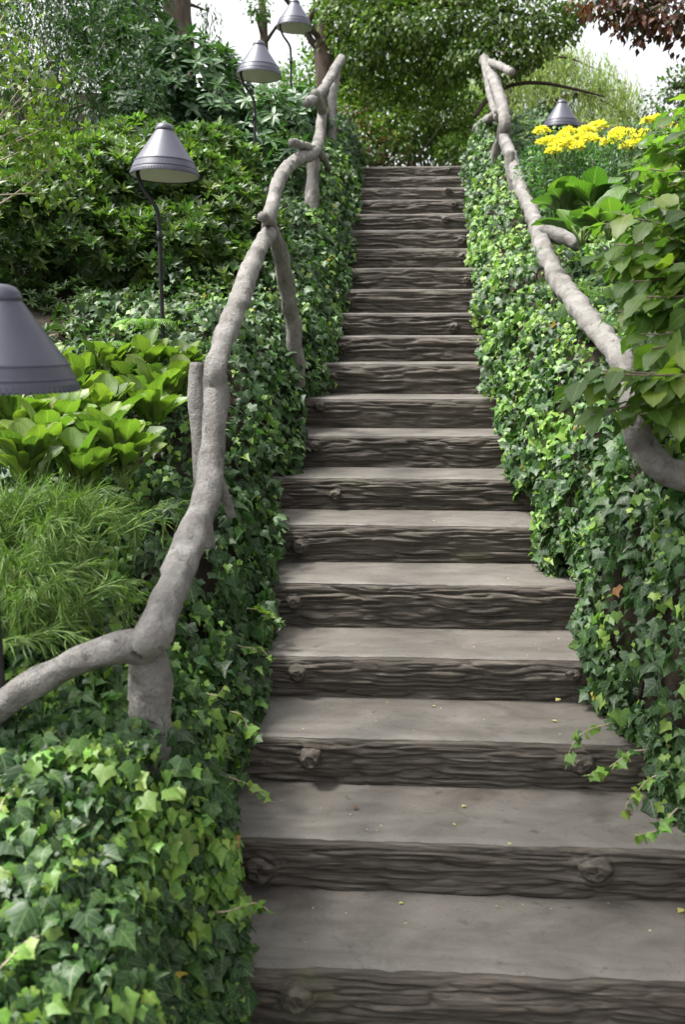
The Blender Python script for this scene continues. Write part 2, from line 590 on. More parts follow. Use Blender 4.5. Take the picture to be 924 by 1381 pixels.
def blob_points(blobs, n, shell=0.30, keep=0.62):
    """points on the outside of a union of ellipsoids with outward normals"""
    C = np.array([b[0] for b in blobs], float)
    Rr = np.array([np.broadcast_to(b[1], 3) for b in blobs], float)
    w = (Rr[:, 0] * Rr[:, 1] + Rr[:, 1] * Rr[:, 2] + Rr[:, 0] * Rr[:, 2])
    idx = rng.choice(len(C), n, p=w / w.sum())
    d = unit(rng.normal(size=(n, 3)))
    lump = .88 + .24 * vnoise(d[:, 0] * 2.5 + idx * 7.3, d[:, 1] * 2.5, d[:, 2] * 2.5)
    f = (1 - shell * rng.random(n) ** 1.6) * lump
    p = C[idx] + Rr[idx] * d * f[:, None]
    ok = np.ones(n, bool)
    for k in range(len(C)):
        q = (((p - C[k]) / Rr[k]) ** 2).sum(1)
        ok &= ~((q < keep ** 2) & (idx != k))
    return p[ok], unit(d / Rr[idx])[ok], idx[ok]


def whorls(p, nrm, k, el, length, up=0.6, jit=0.35, ljit=0.35):
    """k leaves around each shoot tip"""
    n = len(p)
    ax = unit(nrm + np.array([0, 0, up]) + rng.normal(size=(n, 3)) * jit)
    t = unit(np.cross(ax, np.array([0.3, 0.9, 0.2])))
    b = np.cross(ax, t)
    a = rng.random((n, 1)) * 6.28 + np.arange(k)[None] / k * 6.28 + rng.normal(size=(n, k)) * .2
    e = el + rng.normal(size=(n, k)) * .25
    rad = t[:, None] * np.cos(a)[..., None] + b[:, None] * np.sin(a)[..., None]
    y = rad * np.cos(e)[..., None] + ax[:, None] * np.sin(e)[..., None]
    z = ax[:, None] * np.cos(e)[..., None] - rad * np.sin(e)[..., None]
    s = length * (1 - ljit * rng.random((n, k)))
    pos = np.repeat(p[:, None], k, 1)
    return pos.reshape(-1, 3), frames(y.reshape(-1, 3), z.reshape(-1, 3)), s.ravel(), np.repeat(np.arange(n), k)


def loose(p, nrm, length, hang=0.3, jit=0.6, ljit=0.4):
    """single leaves: axis outward and a little down, face to the sky"""
    n = len(p)
    y = unit(nrm * .8 + np.array([0, 0, -hang]) + rng.normal(size=(n, 3)) * jit)
    z = unit(nrm * .5 + np.array([0, 0, .8]) + rng.normal(size=(n, 3)) * .35)
    return p, frames(y, z), length * (1 - ljit * rng.random(n))


# ------------------------------------------------------------------ layout of the stairs
NOSE = [1310, 1135, 997, 887, 787, 708, 645, 587, 537, 490, 453, 422, 390, 361, 335, 310, 288, 269, 253, 238, 224]
LEFT = [345, 335, 345, 362, 370, 375, 390, 412, 420, 440, 447, 455, 460, 463, 462, 465, 470, 475, 480, 482, 485]
RIGHT = [1060, 965, 850, 800, 757, 722, 692, 680, 665, 655, 645, 642, 638, 637, 636, 634, 632, 630, 628, 626, 625]
NS = len(NOSE)
RUN = 0.379
SY = np.array([2.299 + RUN * i for i in range(NS)])          # where the tread edges show
SZ = np.array([at_y(600 - 2.2 * i, NOSE[i], SY[i])[2] for i in range(NS)])
XL = np.array([at_y(LEFT[i], NOSE[i], SY[i])[0] for i in range(NS)])
XR = np.array([at_y(RIGHT[i], NOSE[i], SY[i])[0] for i in range(NS)])
ZTOP = SZ[-1]
YTOP = SY[-1]


def sl(y):
    y = np.asarray(y, float)
    z = np.interp(y, SY, SZ)
    z = np.where(y < SY[0], SZ[0] + (y - SY[0]) * 0.30, z)
    return np.where(y > YTOP, ZTOP + 0.06 * np.clip(y - YTOP, 0, 6), z)


def xl(y):
    return np.interp(y, SY, XL) - np.interp(y, [2.3, 4, 6, 7.5, 9], [.125, .095, .065, .055, .055])


def xr(y):
    return np.interp(y, SY, XR) + np.interp(y, [2.3, 4, 6, 7.5, 9], [.09, .09, .09, .09, .11])


def lumps(x, y, s=3.6, k=0.0):
    return vnoise(x * s + k, y * s, k) - .5


def ground_z(x, y):
    x, y = np.broadcast_arrays(np.asarray(x, float), np.asarray(y, float))
    s = sl(y)
    ul = xl(y) - x
    ur = x - xr(y)
    gl = np.interp(ul, [-.1, -.01, .05, .15, .30, .8, 2.0, 5, 30], [-.30, -.24, .14, .33, .38, .42, .60, .9, 1.1])
    gl = gl + .19 * sstep(3.1, 2.2, y) * sstep(.02, .16, ul) + .05 * sstep(3.4, 5.0, y) * sstep(6.5, 5.2, y) * sstep(0, .1, ul)
    gr = np.interp(ur, [-.1, -.01, .04, .10, .22, .36, .9, 2.0, 5, 30], [-.30, -.24, .25, .50, .62, .66, .64, .5, .3, .1])
    gr = np.where(gr > 0, gr * np.interp(y, [2.2, 3.1, 4.2, 5.7, 7.2, 8.6], [1.1, 1.32, .98, .68, .55, .52]), gr)
    gr = gr + .26 * np.exp(-((x - 1.0) ** 2 + (y - 2.85) ** 2) / .08) * sstep(.0, .08, ur)
    mid = np.minimum(s - .30, ZTOP - .01)
    z = np.where(ul > -.1, s + gl, np.where(ur > -.1, s + gr, s - .30))
    z = np.where((ul <= -.1) & (ur <= -.1) & (y < 2.2), -.02, z)
    z = np.where((ul <= -.1) & (ur <= -.1) & (y > YTOP), ZTOP - .03 + .06 * np.clip(y - YTOP, 0, 6), z)
    z = z + np.where((ul > .03) | (ur > .03), (.09 + .05 * sstep(.1, .5, np.maximum(ul, ur))) * lumps(x, y, 3.4) + .05 * lumps(x, y, 8.0, 5.0), 0)
    # in front of the stairs the banks run out onto the path
    fl = sstep(0.1, 1.3, y)
    z = np.where(y < 1.3, -.02 + (z + .02) * fl, z)
    far = sstep(16, 60, y)
    z = z + far * .6
    return z


# ------------------------------------------------------------------ ground
gx = np.unique(np.concatenate([-np.geomspace(3.0, 600, 26), np.linspace(-3, -1.2, 30), np.linspace(-1.2, 1.6, 110), np.linspace(1.6, 4, 36), np.geomspace(4.0, 600, 26)]))
gy = np.unique(np.concatenate([-np.geomspace(.5, 300, 18), np.linspace(-.5, 1, 10), np.linspace(1, 11, 240), np.geomspace(11, 900, 36)]))
GX, GY = np.meshgrid(gx, gy)
GV = np.stack([GX, GY, ground_z(GX, GY)], -1).reshape(-1, 3)
nx_, ny_ = len(gx), len(gy)
ii, jj = np.meshgrid(np.arange(ny_ - 1), np.arange(nx_ - 1), indexing='ij')
GF = np.stack([ii * nx_ + jj, ii * nx_ + jj + 1, (ii + 1) * nx_ + jj + 1, (ii + 1) * nx_ + jj], -1).reshape(-1, 4)
tag(link('ground', mesh_np('ground', GV, GF, M['soil'])), kind='structure')


def sheet(name, x0, x1, y0, y1, z, mat, n=40):
    xs, ys = np.linspace(x0, x1, n), np.linspace(y0, y1, n)
    X, Y = np.meshgrid(xs, ys)
    Z = z + .008 * lumps(X, Y, 2.5)
    V = np.stack([X, Y, Z], -1).reshape(-1, 3)
    i, j = np.meshgrid(np.arange(n - 1), np.arange(n - 1), indexing='ij')
    F = np.stack([i * n + j, i * n + j + 1, (i + 1) * n + j + 1, (i + 1) * n + j], -1).reshape(-1, 4)
    return tag(link(name, mesh_np(name, V, F, mat)), kind='structure')


sheet('path', -.55, 1.25, -3.5, 2.42, .0, M['path'])
sheet('landing', -.75, 1.05, YTOP + .40, YTOP + 2.2, ZTOP - .006, M['path'])

# ------------------------------------------------------------------ staircase
stairs = thing('staircase', (0.12, SY[0], 0.0), 'garden staircase of grey treads and dark bark-textured log risers between ivy banks', 'staircase')
LX0, LX1 = -.80, 1.22


def grid_faces(n, m):
    i, j = np.meshgrid(np.arange(n - 1), np.arange(m - 1), indexing='ij')
    return np.stack([i * m + j, i * m + j + 1, (i + 1) * m + j + 1, (i + 1) * m + j], -1).reshape(-1, 4)


# knots: step index -> (photo x, photo y, radius, stick-out)
KNOTS = {0: [(402, 1330, .050, .035)], 1: [(352, 1163, .055, .018), (800, 1163, .050, .022)], 2: [(420, 1014, .042, .050), (782, 1022, .045, .015)],
         3: [(402, 903, .038, .020), (770, 905, .030, .010)], 4: [(398, 808, .036, .026)], 5: [(406, 735, .044, .028)], 6: [(453, 665, .034, .030)],
         7: [(425, 601, .036, .026)], 8: [(432, 548, .034, .02)], 9: [(447, 508, .040, .03)], 10: [(462, 468, .034, .03), (612, 440, .0, .0)],
         11: [(466, 440, .034, .022), (612, 441, .034, .024)], 12: [(470, 407, .036, .022)], 13: [(474, 372, .050, .050), (630, 378, .03, .02)],
         14: [(473, 349, .034, .022), (625, 347, .042, .030)], 15: [(471, 322, .044, .040), (622, 326, .04, .022)], 16: [(474, 301, .036, .026), (601, 297, .040, .034)],
         17: [(478, 279, .036, .026), (612, 277, .036, .026)], 18: [(604, 258, .040, .030)], 19: [], 20: [(603, 231, .03, .012)]}

for i in range(NS):
    rise = float(SZ[i] - (SZ[i - 1] if i else 0.0))
    near = i < 8
    nu, nv = (300, 96) if near else (170, 56)
    x0, x1 = LX0 + random.uniform(-.05, .05), LX1 + random.uniform(-.05, .05)
    xs = np.linspace(x0, x1, nu)
    hh = (rise + .075) / 2
    a = np.linspace(math.pi / 2, -math.pi / 2 * .92, nv)
    e = 2 / 4.6
    cy = .085 - .085 * np.cos(a).clip(0) ** e
    cz = -hh + hh * np.sign(np.sin(a)) * np.abs(np.sin(a)) ** e
    fa = np.linspace(math.pi / 2, -math.pi / 2 * .92, 1500)
    fy = .085 - .085 * np.cos(fa).clip(0) ** e
    fz = -hh + hh * np.sign(np.sin(fa)) * np.abs(np.sin(fa)) ** e
    fl_ = np.concatenate([[0], np.cumsum(np.hypot(np.diff(fy), np.diff(fz)))])
    arc = np.linspace(0, fl_[-1], nv)
    cy, cz = np.interp(arc, fl_, fy), np.interp(arc, fl_, fz)
    ny = np.gradient(cz, arc); nz = -np.gradient(cy, arc)
    ln = np.hypot(ny, nz); ny, nz = ny / ln, nz / ln
    U, A = np.meshgrid(xs, arc, indexing='ij')
    sd = i * 13.7
    wv = A + .030 * (vnoise(U * 3.2 + sd, A * 7, sd) - .5) + .014 * (vnoise(U * 9 + sd, A * 14, sd + 3) - .5)
    n1 = vnoise(U * (4.6 + (i * 7 % 5) * .4) + sd, wv * (50 + (i * 5 % 7) * 3), sd + 1)
    n2 = vnoise(U * 9.5 + sd, wv * 95, sd + 2)
    r1 = (1 - np.abs(2 * n1 - 1)) ** 3.6
    r2 = (1 - np.abs(2 * n2 - 1)) ** 3.0
    rough_face = sstep(.050, .085, A)
    disp = (-.0150 * r1 - .0080 * r2 + .009 * (n1 - .5)) * (.15 + .85 * rough_face) + .016 * (vnoise(U * 1.6 + sd, A * 5, sd) - .5) * rough_face
    kn = []
    for (kx, ky, kr, ko) in KNOTS.get(i, []):
        if kr <= 0: continue
        kp = at_y(kx, ky, SY[i] + .01)
        zk = np.clip(kp[2] - SZ[i], -rise + .03, -.03)
        ak = float(np.interp(-zk, -cz, arc))
        rr = np.hypot(U - kp[0], A - ak)
        # grain flows round the knot and swells towards it
        kr *= .60; ko *= .62
        disp += .018 * np.exp(-(rr / (kr * 1.5)) ** 2) + .007 * np.sin(rr / kr * 9.0) * np.exp(-(rr / (kr * 1.7)) ** 2)
        kn.append((kp[0], ak, zk, kr, ko))
    endt = .03 * (sstep(x0 + .10, x0, U) + sstep(x1 - .10, x1, U))
    disp = disp - endt
    Y = cy[None] + ny[None] * disp * -1 * -1
    # outward normal of the profile points to -y on the front face
    sgn = -1.0 if ny[nv // 2] > 0 else 1.0
    Y = cy[None] + sgn * ny[None] * disp
    Z = cz[None] + sgn * nz[None] * disp
    V = np.stack([U, Y + SY[i] - .032, Z + SZ[i] - .004], -1).reshape(-1, 3)
    org = np.array([.12, SY[i] - .032, SZ[i] - rise])
    base = np.array(stairs.location)
    F = grid_faces(nu, nv)
    step_o = link('step', mesh_np('step_log', V - org, F, M['log']), stairs, org - base)
    # tread
    tu, tv = (130, 34) if near else (70, 16)
    xs = np.linspace(x0 + .005, x1 - .005, tu)
    vs = np.linspace(0, 1, tv) ** 1.6
    Uu, Vv = np.meshgrid(xs, vs, indexing='ij')
    front = .034 + .014 * (vnoise(Uu * 9 + sd, 0 * Uu, sd) - .5) + .010 * (vnoise(Uu * 30 + sd, 0 * Uu, sd) - .5)
    depth = RUN + .10 if i < NS - 1 else .52
    Yt = front + (depth - front) * Vv
    Zt = .0015 - .007 * np.clip(1 - (Yt - front) / .025, 0, 1) ** 2 + .004 * (vnoise(Uu * 2.5 + sd, Yt * 5, sd) - .5) - .0025 * (1 - np.abs(2 * vnoise(Uu * 2 + sd, Yt * 26 + Uu, sd) - 1)) ** 6
    Vt = np.stack([Uu, Yt, Zt + rise], -1)
    skirt = Vt[:, :1].copy(); skirt[..., 2] -= .012; skirt[..., 1] += .004
    Vt = np.concatenate([skirt, Vt], 1)
    Vt[..., 0] -= .12
    link('tread', mesh_np('tread', Vt.reshape(-1, 3), grid_faces(tu, tv + 1), M['tread']), step_o)
    for (kx, ak, zk, kr, ko) in kn:
        # cut branch stub: lumpy ring with a dished end
        q = 30
        prof = [(1.45, -.6), (1.25, .1), (1.05, .55), (.98, .85), (.88, 1.0), (.68, .97), (.5, .82), (.3, .9), (.0, .86)]
        KV = []
        for r_, o_ in prof:
            for t in range(q):
                an = t / q * 2 * math.pi
                lu = 1 + .5 * (float(vnoise(math.cos(an) * 2.2 + sd, math.sin(an) * 2.2 + kx * 9, r_ * 3)) - .5)
                KV.append((kr * r_ * lu * math.cos(an) * 1.1, -ko * o_ * (.75 + .5 * float(vnoise(math.cos(an) * 3 + kx * 5, math.sin(an) * 3, r_ * 4 + sd))) - .003 * math.sin(an * 3 + kx) - kr * .25 * r_ * math.cos(an) * .3, kr * r_ * lu * math.sin(an) * .9))
        KV = np.array(KV)
        yk = float(np.interp(ak, arc, cy)) - .012
        KF = [(r * q + t, r * q + (t + 1) % q, (r + 1) * q + (t + 1) % q, (r + 1) * q + t) for r in range(len(prof) - 1) for t in range(q)]
        link('knot', mesh_np('knot', KV, np.array(KF), M['log']), step_o, (kx - .12, yk, zk + rise))

# ------------------------------------------------------------------ handrails
XLR, XRR = -.60, .855


def rail_pts(rows, X):
    P, R = [], []
    for r in rows:
        px, py, w = r[:3]
        if len(r) > 3 and r[3] is not None:
            p = at_d(px, py, r[3])
        else:
            p = at_x(px, py, X)
        d = project(p)[2]
        P.append(p); R.append(w * d / FPX / 2 * .83)
    return P, R


def rail_part(name, rows, X, parent, segs=18, step=.014, bump=.32, seed=0.0, bscale=34, round_end=False):
    P, R = rail_pts(rows, X)
    g = Geo()
    g.tube(P, R, segs, step, bump, bscale, seed, round_end)
    return g.build(name, M['rail'], parent)


pL = at_x(200, 1000, XLR)
railL = thing('handrail', (pL[0], pL[1], pL[2] - .1), 'grey branch-shaped handrail twisting up the bank beside the row of lamps', 'handrail')
left_low = [(-90, 1010, 50, 2.42), (-30, 975, 50, 2.42), (30, 932, 48, 2.42), (85, 900, 47, 2.42), (135, 882, 46, 2.42), (168, 874, 50, 2.43), (192, 872, 58, 2.45)]
left_main = left_low + [(208, 852, 60), (217, 828, 57), (234, 788, 53), (252, 742, 51), (268, 698, 47), (281, 650, 43), (287, 605, 40), (289, 560, 39), (292, 525, 39), (291, 500, 38),
             (298, 470, 36), (312, 430, 34), (327, 395, 31), (337, 362, 29), (350, 335, 27), (364, 312, 26), (363, 296, 25), (368, 272, 22), (374, 248, 22), (386, 228, 21),
             (404, 214, 20), (422, 206, 19), (430, 190, 18), (433, 168, 17), (434, 150, 16), (429, 136, 16), (425, 127, 15)]
rail_part('rail', left_main, XLR, railL, seed=4.1, round_end=True)
rail_part('rail', [(414, 139, 15), (424, 132, 15), (436, 120, 15), (446, 104, 15), (454, 90, 14), (461, 79, 14)], XLR - .02, railL, seed=7.7, step=.02)
rail_part('post', [(199, 872, 60, 2.50), (201, 920, 70, 2.54), (202, 960, 69, 2.55), (203, 1120, 72, 2.56)], XLR, railL, seed=2.0)
rail_part('post', [(267, 490, 29, 3.38), (267, 540, 31, 3.38), (270, 600, 29, 3.38), (278, 740, 29, 3.38)], XLR, railL, seed=3.0, bump=.16)
rail_part('branch_stub', [(290, 640, 20, 3.12), (303, 668, 16, 3.14), (313, 698, 14, 3.16)], XLR, railL, seed=3.6)
rail_part('post', [(369, 312, 22), (376, 335, 24), (384, 372, 27, 4.85), (390, 405, 27, 4.95), (395, 435, 26, 5.05), (403, 520, 26, 5.2)], XLR + .02, railL, seed=5.0)
rail_part('post', [(424, 205, 19, 7.0), (422, 240, 20, 7.0), (420, 275, 22, 7.0), (418, 295, 25, 7.0), (421, 380, 23, 7.0)], XLR - .02, railL, seed=6.0)
rail_part('post', [(455, 88, 13), (451, 115, 14), (448, 145, 14), (447, 200, 15)], XLR - .02, railL, seed=8.0)
rail_part('branch_stub', [(424, 203, 15), (410, 197, 14), (394, 192, 13)], XLR - .01, railL, seed=8.8, step=.02)
rail_part('branch_stub', [(430, 205, 12), (438, 215, 12), (443, 228, 11)], XLR + .02, railL, seed=8.2, step=.02)
rail_part('branch_stub', [(366, 300, 20), (354, 293, 17)], XLR, railL, seed=9.1, step=.02, round_end=True)

pR = at_x(868, 640, XRR)
railR = thing('handrail', (pR[0], pR[1], pR[2] - .2), 'grey branch-shaped handrail running above ivy past the yellow flowers', 'handrail')
right_main = [(653, 80, 15), (662, 98, 17), (671, 120, 18), (678, 145, 19), (682, 165, 18), (681, 185, 18), (687, 205, 19), (695, 230, 20), (704, 256, 21), (715, 282, 23), (724, 302, 26),
              (730, 325, 27), (738, 348, 29), (755, 380, 31), (778, 410, 33), (803, 442, 35), (826, 468, 37), (845, 498, 39), (853, 530, 40), (858, 565, 41, 3.05), (868, 602, 43, 3.05), (895, 630, 44, 3.04), (935, 645, 45, 3.02), (1010, 668, 46, 3.0)]
rail_part('rail', right_main, XRR, railR, seed=11.3, round_end=True)
rail_part('branch_stub', [(732, 308, 23, 5.8), (750, 316, 23, 5.75), (768, 324, 23, 5.7), (781, 331, 23, 5.66)], XRR, railR, seed=13.0, step=.02)
rail_part('post', [(687, 205, 17, 7.2), (690, 235, 17, 7.2), (697, 265, 19, 7.2), (705, 330, 20, 7.2)], XRR - .01, railR, seed=13.8, step=.02)
rail_part('post', [(680, 160, 14, 8.0), (676, 182, 14, 8.1), (669, 205, 15, 8.2), (659, 255, 16, 8.3)], XRR - .005, railR, seed=14.4, step=.02)
rail_part('branch_stub', [(676, 148, 14), (664, 158, 14), (652, 165, 13), (642, 174, 12)], XRR - .02, railR, seed=15.0, step=.02)
rail_part('post', [(654, 84, 12), (659, 110, 13), (664, 135, 13), (672, 160, 13)], XRR - .03, railR, seed=15.5, step=.02)
rail_part('branch_stub', [(657, 83, 11), (674, 89, 12), (692, 98, 11)], XRR + .02, railR, seed=16.0, step=.02)


# ------------------------------------------------------------------ lamps
def lathe(profile, q=40, c=(0, 0, 0)):
    V = []
    for r, z in profile:
        for t in range(q):
            a = t / q * 2 * math.pi
            V.append((c[0] + r * math.cos(a), c[1] + r * math.sin(a), c[2] + z))
    F = [(k * q + t, k * q + (t + 1) % q, (k + 1) * q + (t + 1) % q, (k + 1) * q + t) for k in range(len(profile) - 1) for t in range(q)]
    return np.array(V), np.array(F)


SR = .165      # rim radius of a lamp shade


def lamp(px, py, D, label, tilt=(0.0, 0.0), side=-1, off=.035):
    """px, py: photo position of the centre of the shade's rim"""
    c = at_d(px, py, D)
    gz = float(ground_z(c[0], c[1])) - .05
    root = thing('path_lamp', (c[0], c[1], gz), label, 'lamp', 'cone lamps beside the stairs')
    h = c[2] - gz
    # swan-necked pole joins the rim of the shade at one side
    g = Geo()
    ex = side * SR * .80
    g.tube([(c[0] + side * off, c[1], gz - .1), (c[0] + side * off, c[1], gz + h * .5), (c[0] + side * off, c[1], c[2] - .26), (c[0] + side * (off + .01), c[1], c[2] - .15),
            (c[0] + side * .105, c[1], c[2] - .06), (c[0] + ex, c[1], c[2] + .02), (c[0] + ex * .85, c[1], c[2] + .07)],
           [.0105] * 4 + [.0095] * 3, 12, .02)
    g.build('pole', M['pole_paint'], root)
    g = Geo()
    g.tube([(c[0] + side * off, c[1], c[2] - .30), (c[0] + side * off, c[1], c[2] - .255)], [.0145, .0145], 12, .02)
    g.build('collar', M['pole_paint'], root)
    prof = [(SR * 1.0, .0), (SR * 1.012, .004), (SR * 1.0, .010), (SR * .957, .026), (SR * .966, .0275), (SR * .957, .032), (SR * .946, .0325), (SR * .882, .058), (SR * .889, .0595), (SR * .880, .064), (SR * .868, .0645)]
    ztop = .212
    for t in np.linspace(.1, 1, 12):
        prof.append((SR * (.865 + (.255 - .865) * t ** .97), .066 + (ztop - .066) * t))
    inner = [(SR * .985, .003), (SR * .90, .045), (SR * .60, .11), (SR * .21, ztop - .01), (.0, ztop - .008)]
    V, F = lathe(prof)
    me_ = mesh_np('lamp_shade', V, F, M['shade_paint'])
    me_.set_sharp_from_angle(angle=math.radians(22))
    sh = link('shade', me_, root, (0, 0, h))
    V, F = lathe(inner)
    link('lining', mesh_np('lamp_lining', V, F[:, ::-1], M['shade_inside']), sh)
    V, F = lathe([(SR * .265, ztop - .006), (SR * .285, ztop - .002), (SR * .28, ztop + .004), (SR * .255, ztop + .016), (SR * .19, ztop + .027), (SR * .10, ztop + .033), (.0, ztop + .035)], 28)
    link('cap', mesh_np('lamp_cap', V, F, M['shade_paint']), sh)
    # fine ribs round the rim
    RV, RF = [], []
    q = 72
    for t in range(q):
        a0, a1 = t / q * 2 * math.pi, (t + .5) / q * 2 * math.pi
        k = len(RV)
        for a in (a0, a1):
            for r, z in ((SR * .975, .0), (SR * 1.02, -.001), (SR * 1.0, .016)):
                RV.append((r * math.cos(a), r * math.sin(a), z))
        RF += [(k, k + 1, k + 4, k + 3), (k + 1, k + 2, k + 5, k + 4)]
    link('ribbed_rim', mesh_np('lamp_rim', np.array(RV), np.array(RF), M['shade_paint'], smooth=False), sh)
    V, F = lathe([(.0, .05), (.03, .055), (.036, .09), (.03, .14), (.018, .17)], 20)
    link('bulb', mesh_np('lamp_bulb', V, F, M['shade_inside']), sh)
    sh.rotation_euler = (tilt[0], tilt[1], 0)
    return root


lamp(10, 527, 2.28, 'large grey cone lamp cut off by the photo edge, above bright paddle leaves', off=.065)
lamp(222, 238, 4.62, 'grey cone lamp standing before the azalea mound', tilt=(-0.05, 0.02))
lamp(349, 103, 7.0, 'grey cone lamp among rhododendrons beside the twisting handrail', tilt=(-0.04, 0.02))
lamp(397, 38, 8.8, 'dark cone lamp against the sky near top of the stairs', tilt=(-0.03, 0.02))
lamp(757, 173, 8.7, 'dark cone lamp rising behind yellow flowers')


# ------------------------------------------------------------------ ivy
IVY_DARK = [(0.018, 0.050, 0.016), (0.030, 0.078, 0.022), (0.050, 0.112, 0.028)]
IVY_YOUNG = [(0.10, 0.21, 0.035), (0.15, 0.28, 0.05), (0.20, 0.31, 0.055)]


def bank_ivy(side, n, y0, y1, depth, young):
    y = y0 + (y1 - y0) * rng.random(n) ** 1.25          # denser near by, where leaves show largest
    k_ = int(n * .24)
    y[:k_] = y0 + (2.7 - y0) * rng.random(k_)
    u = -.05 + (depth(y) + .05) * rng.random(n)
    edge = (xl(y) if side < 0 else xr(y)) - side * ((.15 if side < 0 else .10) * vnoise(y * 4.0, 3.3 + side) + .08 * vnoise(y * 12, 7.7 + side) - (.115 if side < 0 else .09))
    x = edge + side * u
    e = .02
    xx = edge + side * np.maximum(u, .012)
    z = ground_z(xx, y)
    dzx = (ground_z(xx + e, y) - ground_z(xx - e, y)) / (2 * e)
    dzy = (ground_z(xx, y + e) - ground_z(xx, y - e)) / (2 * e)
    nr = np.stack([-dzx, -dzy, np.ones(n)], -1)
    sl_ = np.linalg.norm(nr, axis=1)
    w = np.clip(sl_, 1, 6) * np.where(y < 2.4, 1.5, 1)
    keep = rng.random(n) < w / 4.2
    x, y, z, nr, u = x[keep], y[keep], z[keep], unit(nr[keep]), u[keep]
    n = len(x)
    lump = vnoise(x * 7, y * 7, 2.0 + side)
    lum2 = vnoise(x * 17, y * 17, z * 17)
    off = .004 + (.14 * lump ** 1.5 * sstep(-.05, .08, u) + .05 * lum2) * (.35 + .65 * rng.random(n)) + .03 * rng.random(n)
    z = np.where(u < .02, np.maximum(z, sl(y) - .10 + .20 * rng.random(n)), z)
    p = np.stack([x, y, z], -1) + nr * off[:, None]
    face = unit(nr * .75 + np.array([0, -.25, .75]) + rng.normal(size=(n, 3)) * .55)
    tip = unit(np.array([0, -.35, -1.0]) + nr * .35 + rng.normal(size=(n, 3)) * .45)
    R = frames(tip, face)
    s = (.022 + .050 * rng.random(n) ** 1.9)
    # young pale leaves sit in patches on the outside
    patch = vnoise(x * 5 + 3, y * 5, z * 5 + side * 4)
    out = (off - off.min()) / (off.max() - off.min())
    pr = np.clip(young(x, y) * (1.6 * sstep(.45, .75, patch) + .35) * (.35 + out), 0, .85)
    yg = rng.random(n) < pr
    tint = np.where(yg[:, None], tints(n, IVY_YOUNG), tints(n, IVY_DARK, [.35, .4, .25]))
    odd = rng.random(n) < .0025
    tint = np.where(odd[:, None], tints(n, [(0.42, 0.33, 0.04), (0.30, 0.17, 0.06)]), tint)
    s = np.where(yg, s * .78, s)
    return p, R, s, tint


def vine(parent, start, heading, n, length, drop, mat='pale_twig'):
    """a trailing shoot with small leaves"""
    P = [np.array(start, float)]
    h = unit(np.array(heading, float))
    for k in range(n):
        h = unit(h + rng.normal(size=3) * .22 + np.array([0, 0, -drop]))
        P.append(P[-1] + h * length / n)
    g = Geo()
    g.tube(P, list(np.linspace(.0028, .0014, len(P))), 5, .02)
    g.build('stem', M[mat], parent)
    Q, _ = spline(P, [1] * len(P), .028)
    Q = Q[3:]
    m = len(Q)
    if m < 2: return
    y = unit(rng.normal(size=(m, 3)) * .7 + np.array([0, -.3, -.25]))
    z = unit(rng.normal(size=(m, 3)) * .4 + np.array([0, -.35, .9]))
    s = .020 + .022 * rng.random(m)
    return Q, frames(y, z), s, tints(m, IVY_YOUNG + IVY_DARK[2:])


def ivy_thing(side, root, n, y0, y1, depth, young, vines):
    p, R, s, t = bank_ivy(side, n, y0, y1, depth, young)
    P, RR, S, T = [p], [R], [s], [t]
    for (st, hd, k, ln, dr) in vines:
        v = vine(root, st, hd, k, ln, dr)
        if v:
            P.append(v[0]); RR.append(v[1]); S.append(v[2]); T.append(v[3])
    P, RR, S, T = np.vstack(P), np.vstack(RR), np.concatenate(S), np.vstack(T)
    kind = rng.choice(4, len(P), p=[.34, .26, .24, .16])
    m = biggest(P, RR, S, 300)
    V_, F_, U_, C_, n_ = [], [], [], [], 0
    for k in range(4):
        a_ = m & (kind == k)
        leaf_objects('leaf', 'ivy_leaf', IVIES[k], P[a_], RR[a_], S[a_], T[a_], M['ivy'], root, 5)
        b_ = ~m & (kind == k)
        v_, f_, u_ = leaves_np(IVIES[k], P[b_], RR[b_], S[b_])
        V_.append(v_); F_.append(f_ + n_); U_.append(u_); C_.append(np.repeat(T[b_], len(IVIES[k][0]), 0)); n_ += len(v_)
    me = mesh_np('foliage', np.vstack(V_) - np.array(root.location), np.vstack(F_), M['ivy'], np.vstack(C_), np.vstack(U_))
    tag(link('foliage', me, root), kind='stuff')


VL = []
for (px, py, Y, hx, ln) in [(338, 1045, 2.6, .8, .22), (330, 1230, 2.2, .7, .20), (368, 820, 3.5, .9, .22), (372, 740, 3.9, .9, .16),
                        (385, 690, 4.2, .8, .15), (405, 610, 4.8, .9, .16), (350, 960, 2.9, .8, .18), (415, 560, 5.1, .8, .14), (436, 505, 5.5, .8, .12), (446, 470, 5.9, .8, .12), (360, 870, 3.25, .7, .2)]:
    VL.append((at_y(px - 40, py, Y), (hx, -.25, .12), 6, ln * .75, .14))
for k in range(26):
    yy = random.uniform(1.7, 3.2)
    uu = random.uniform(.1, .8)
    xx = float(xl(yy)) - uu
    VL.append(((xx, yy, float(ground_z(xx, yy)) + .10), (random.uniform(-.6, .8), -.6, .2), 7, random.uniform(.15, .32), .16))
rl = (-.95, 3.0, float(ground_z(-.95, 3.0)) - .05)
ivyL = thing('ivy', rl, 'dark green ivy covering the bank under the handrail beside the cone lamps', 'ivy')
ivy_thing(-1, ivyL, 130000, 1.15, 10.3, lambda y: np.interp(y, [1, 2.5, 3.4, 4.5, 6, 10], [1.1, 1.05, 1.1, 1.2, .9, .7]),
          lambda x, y: .36 + .40 * sstep(2.6, 2.0, y) + .08 * sstep(5.5, 7, y), VL)
VR = []
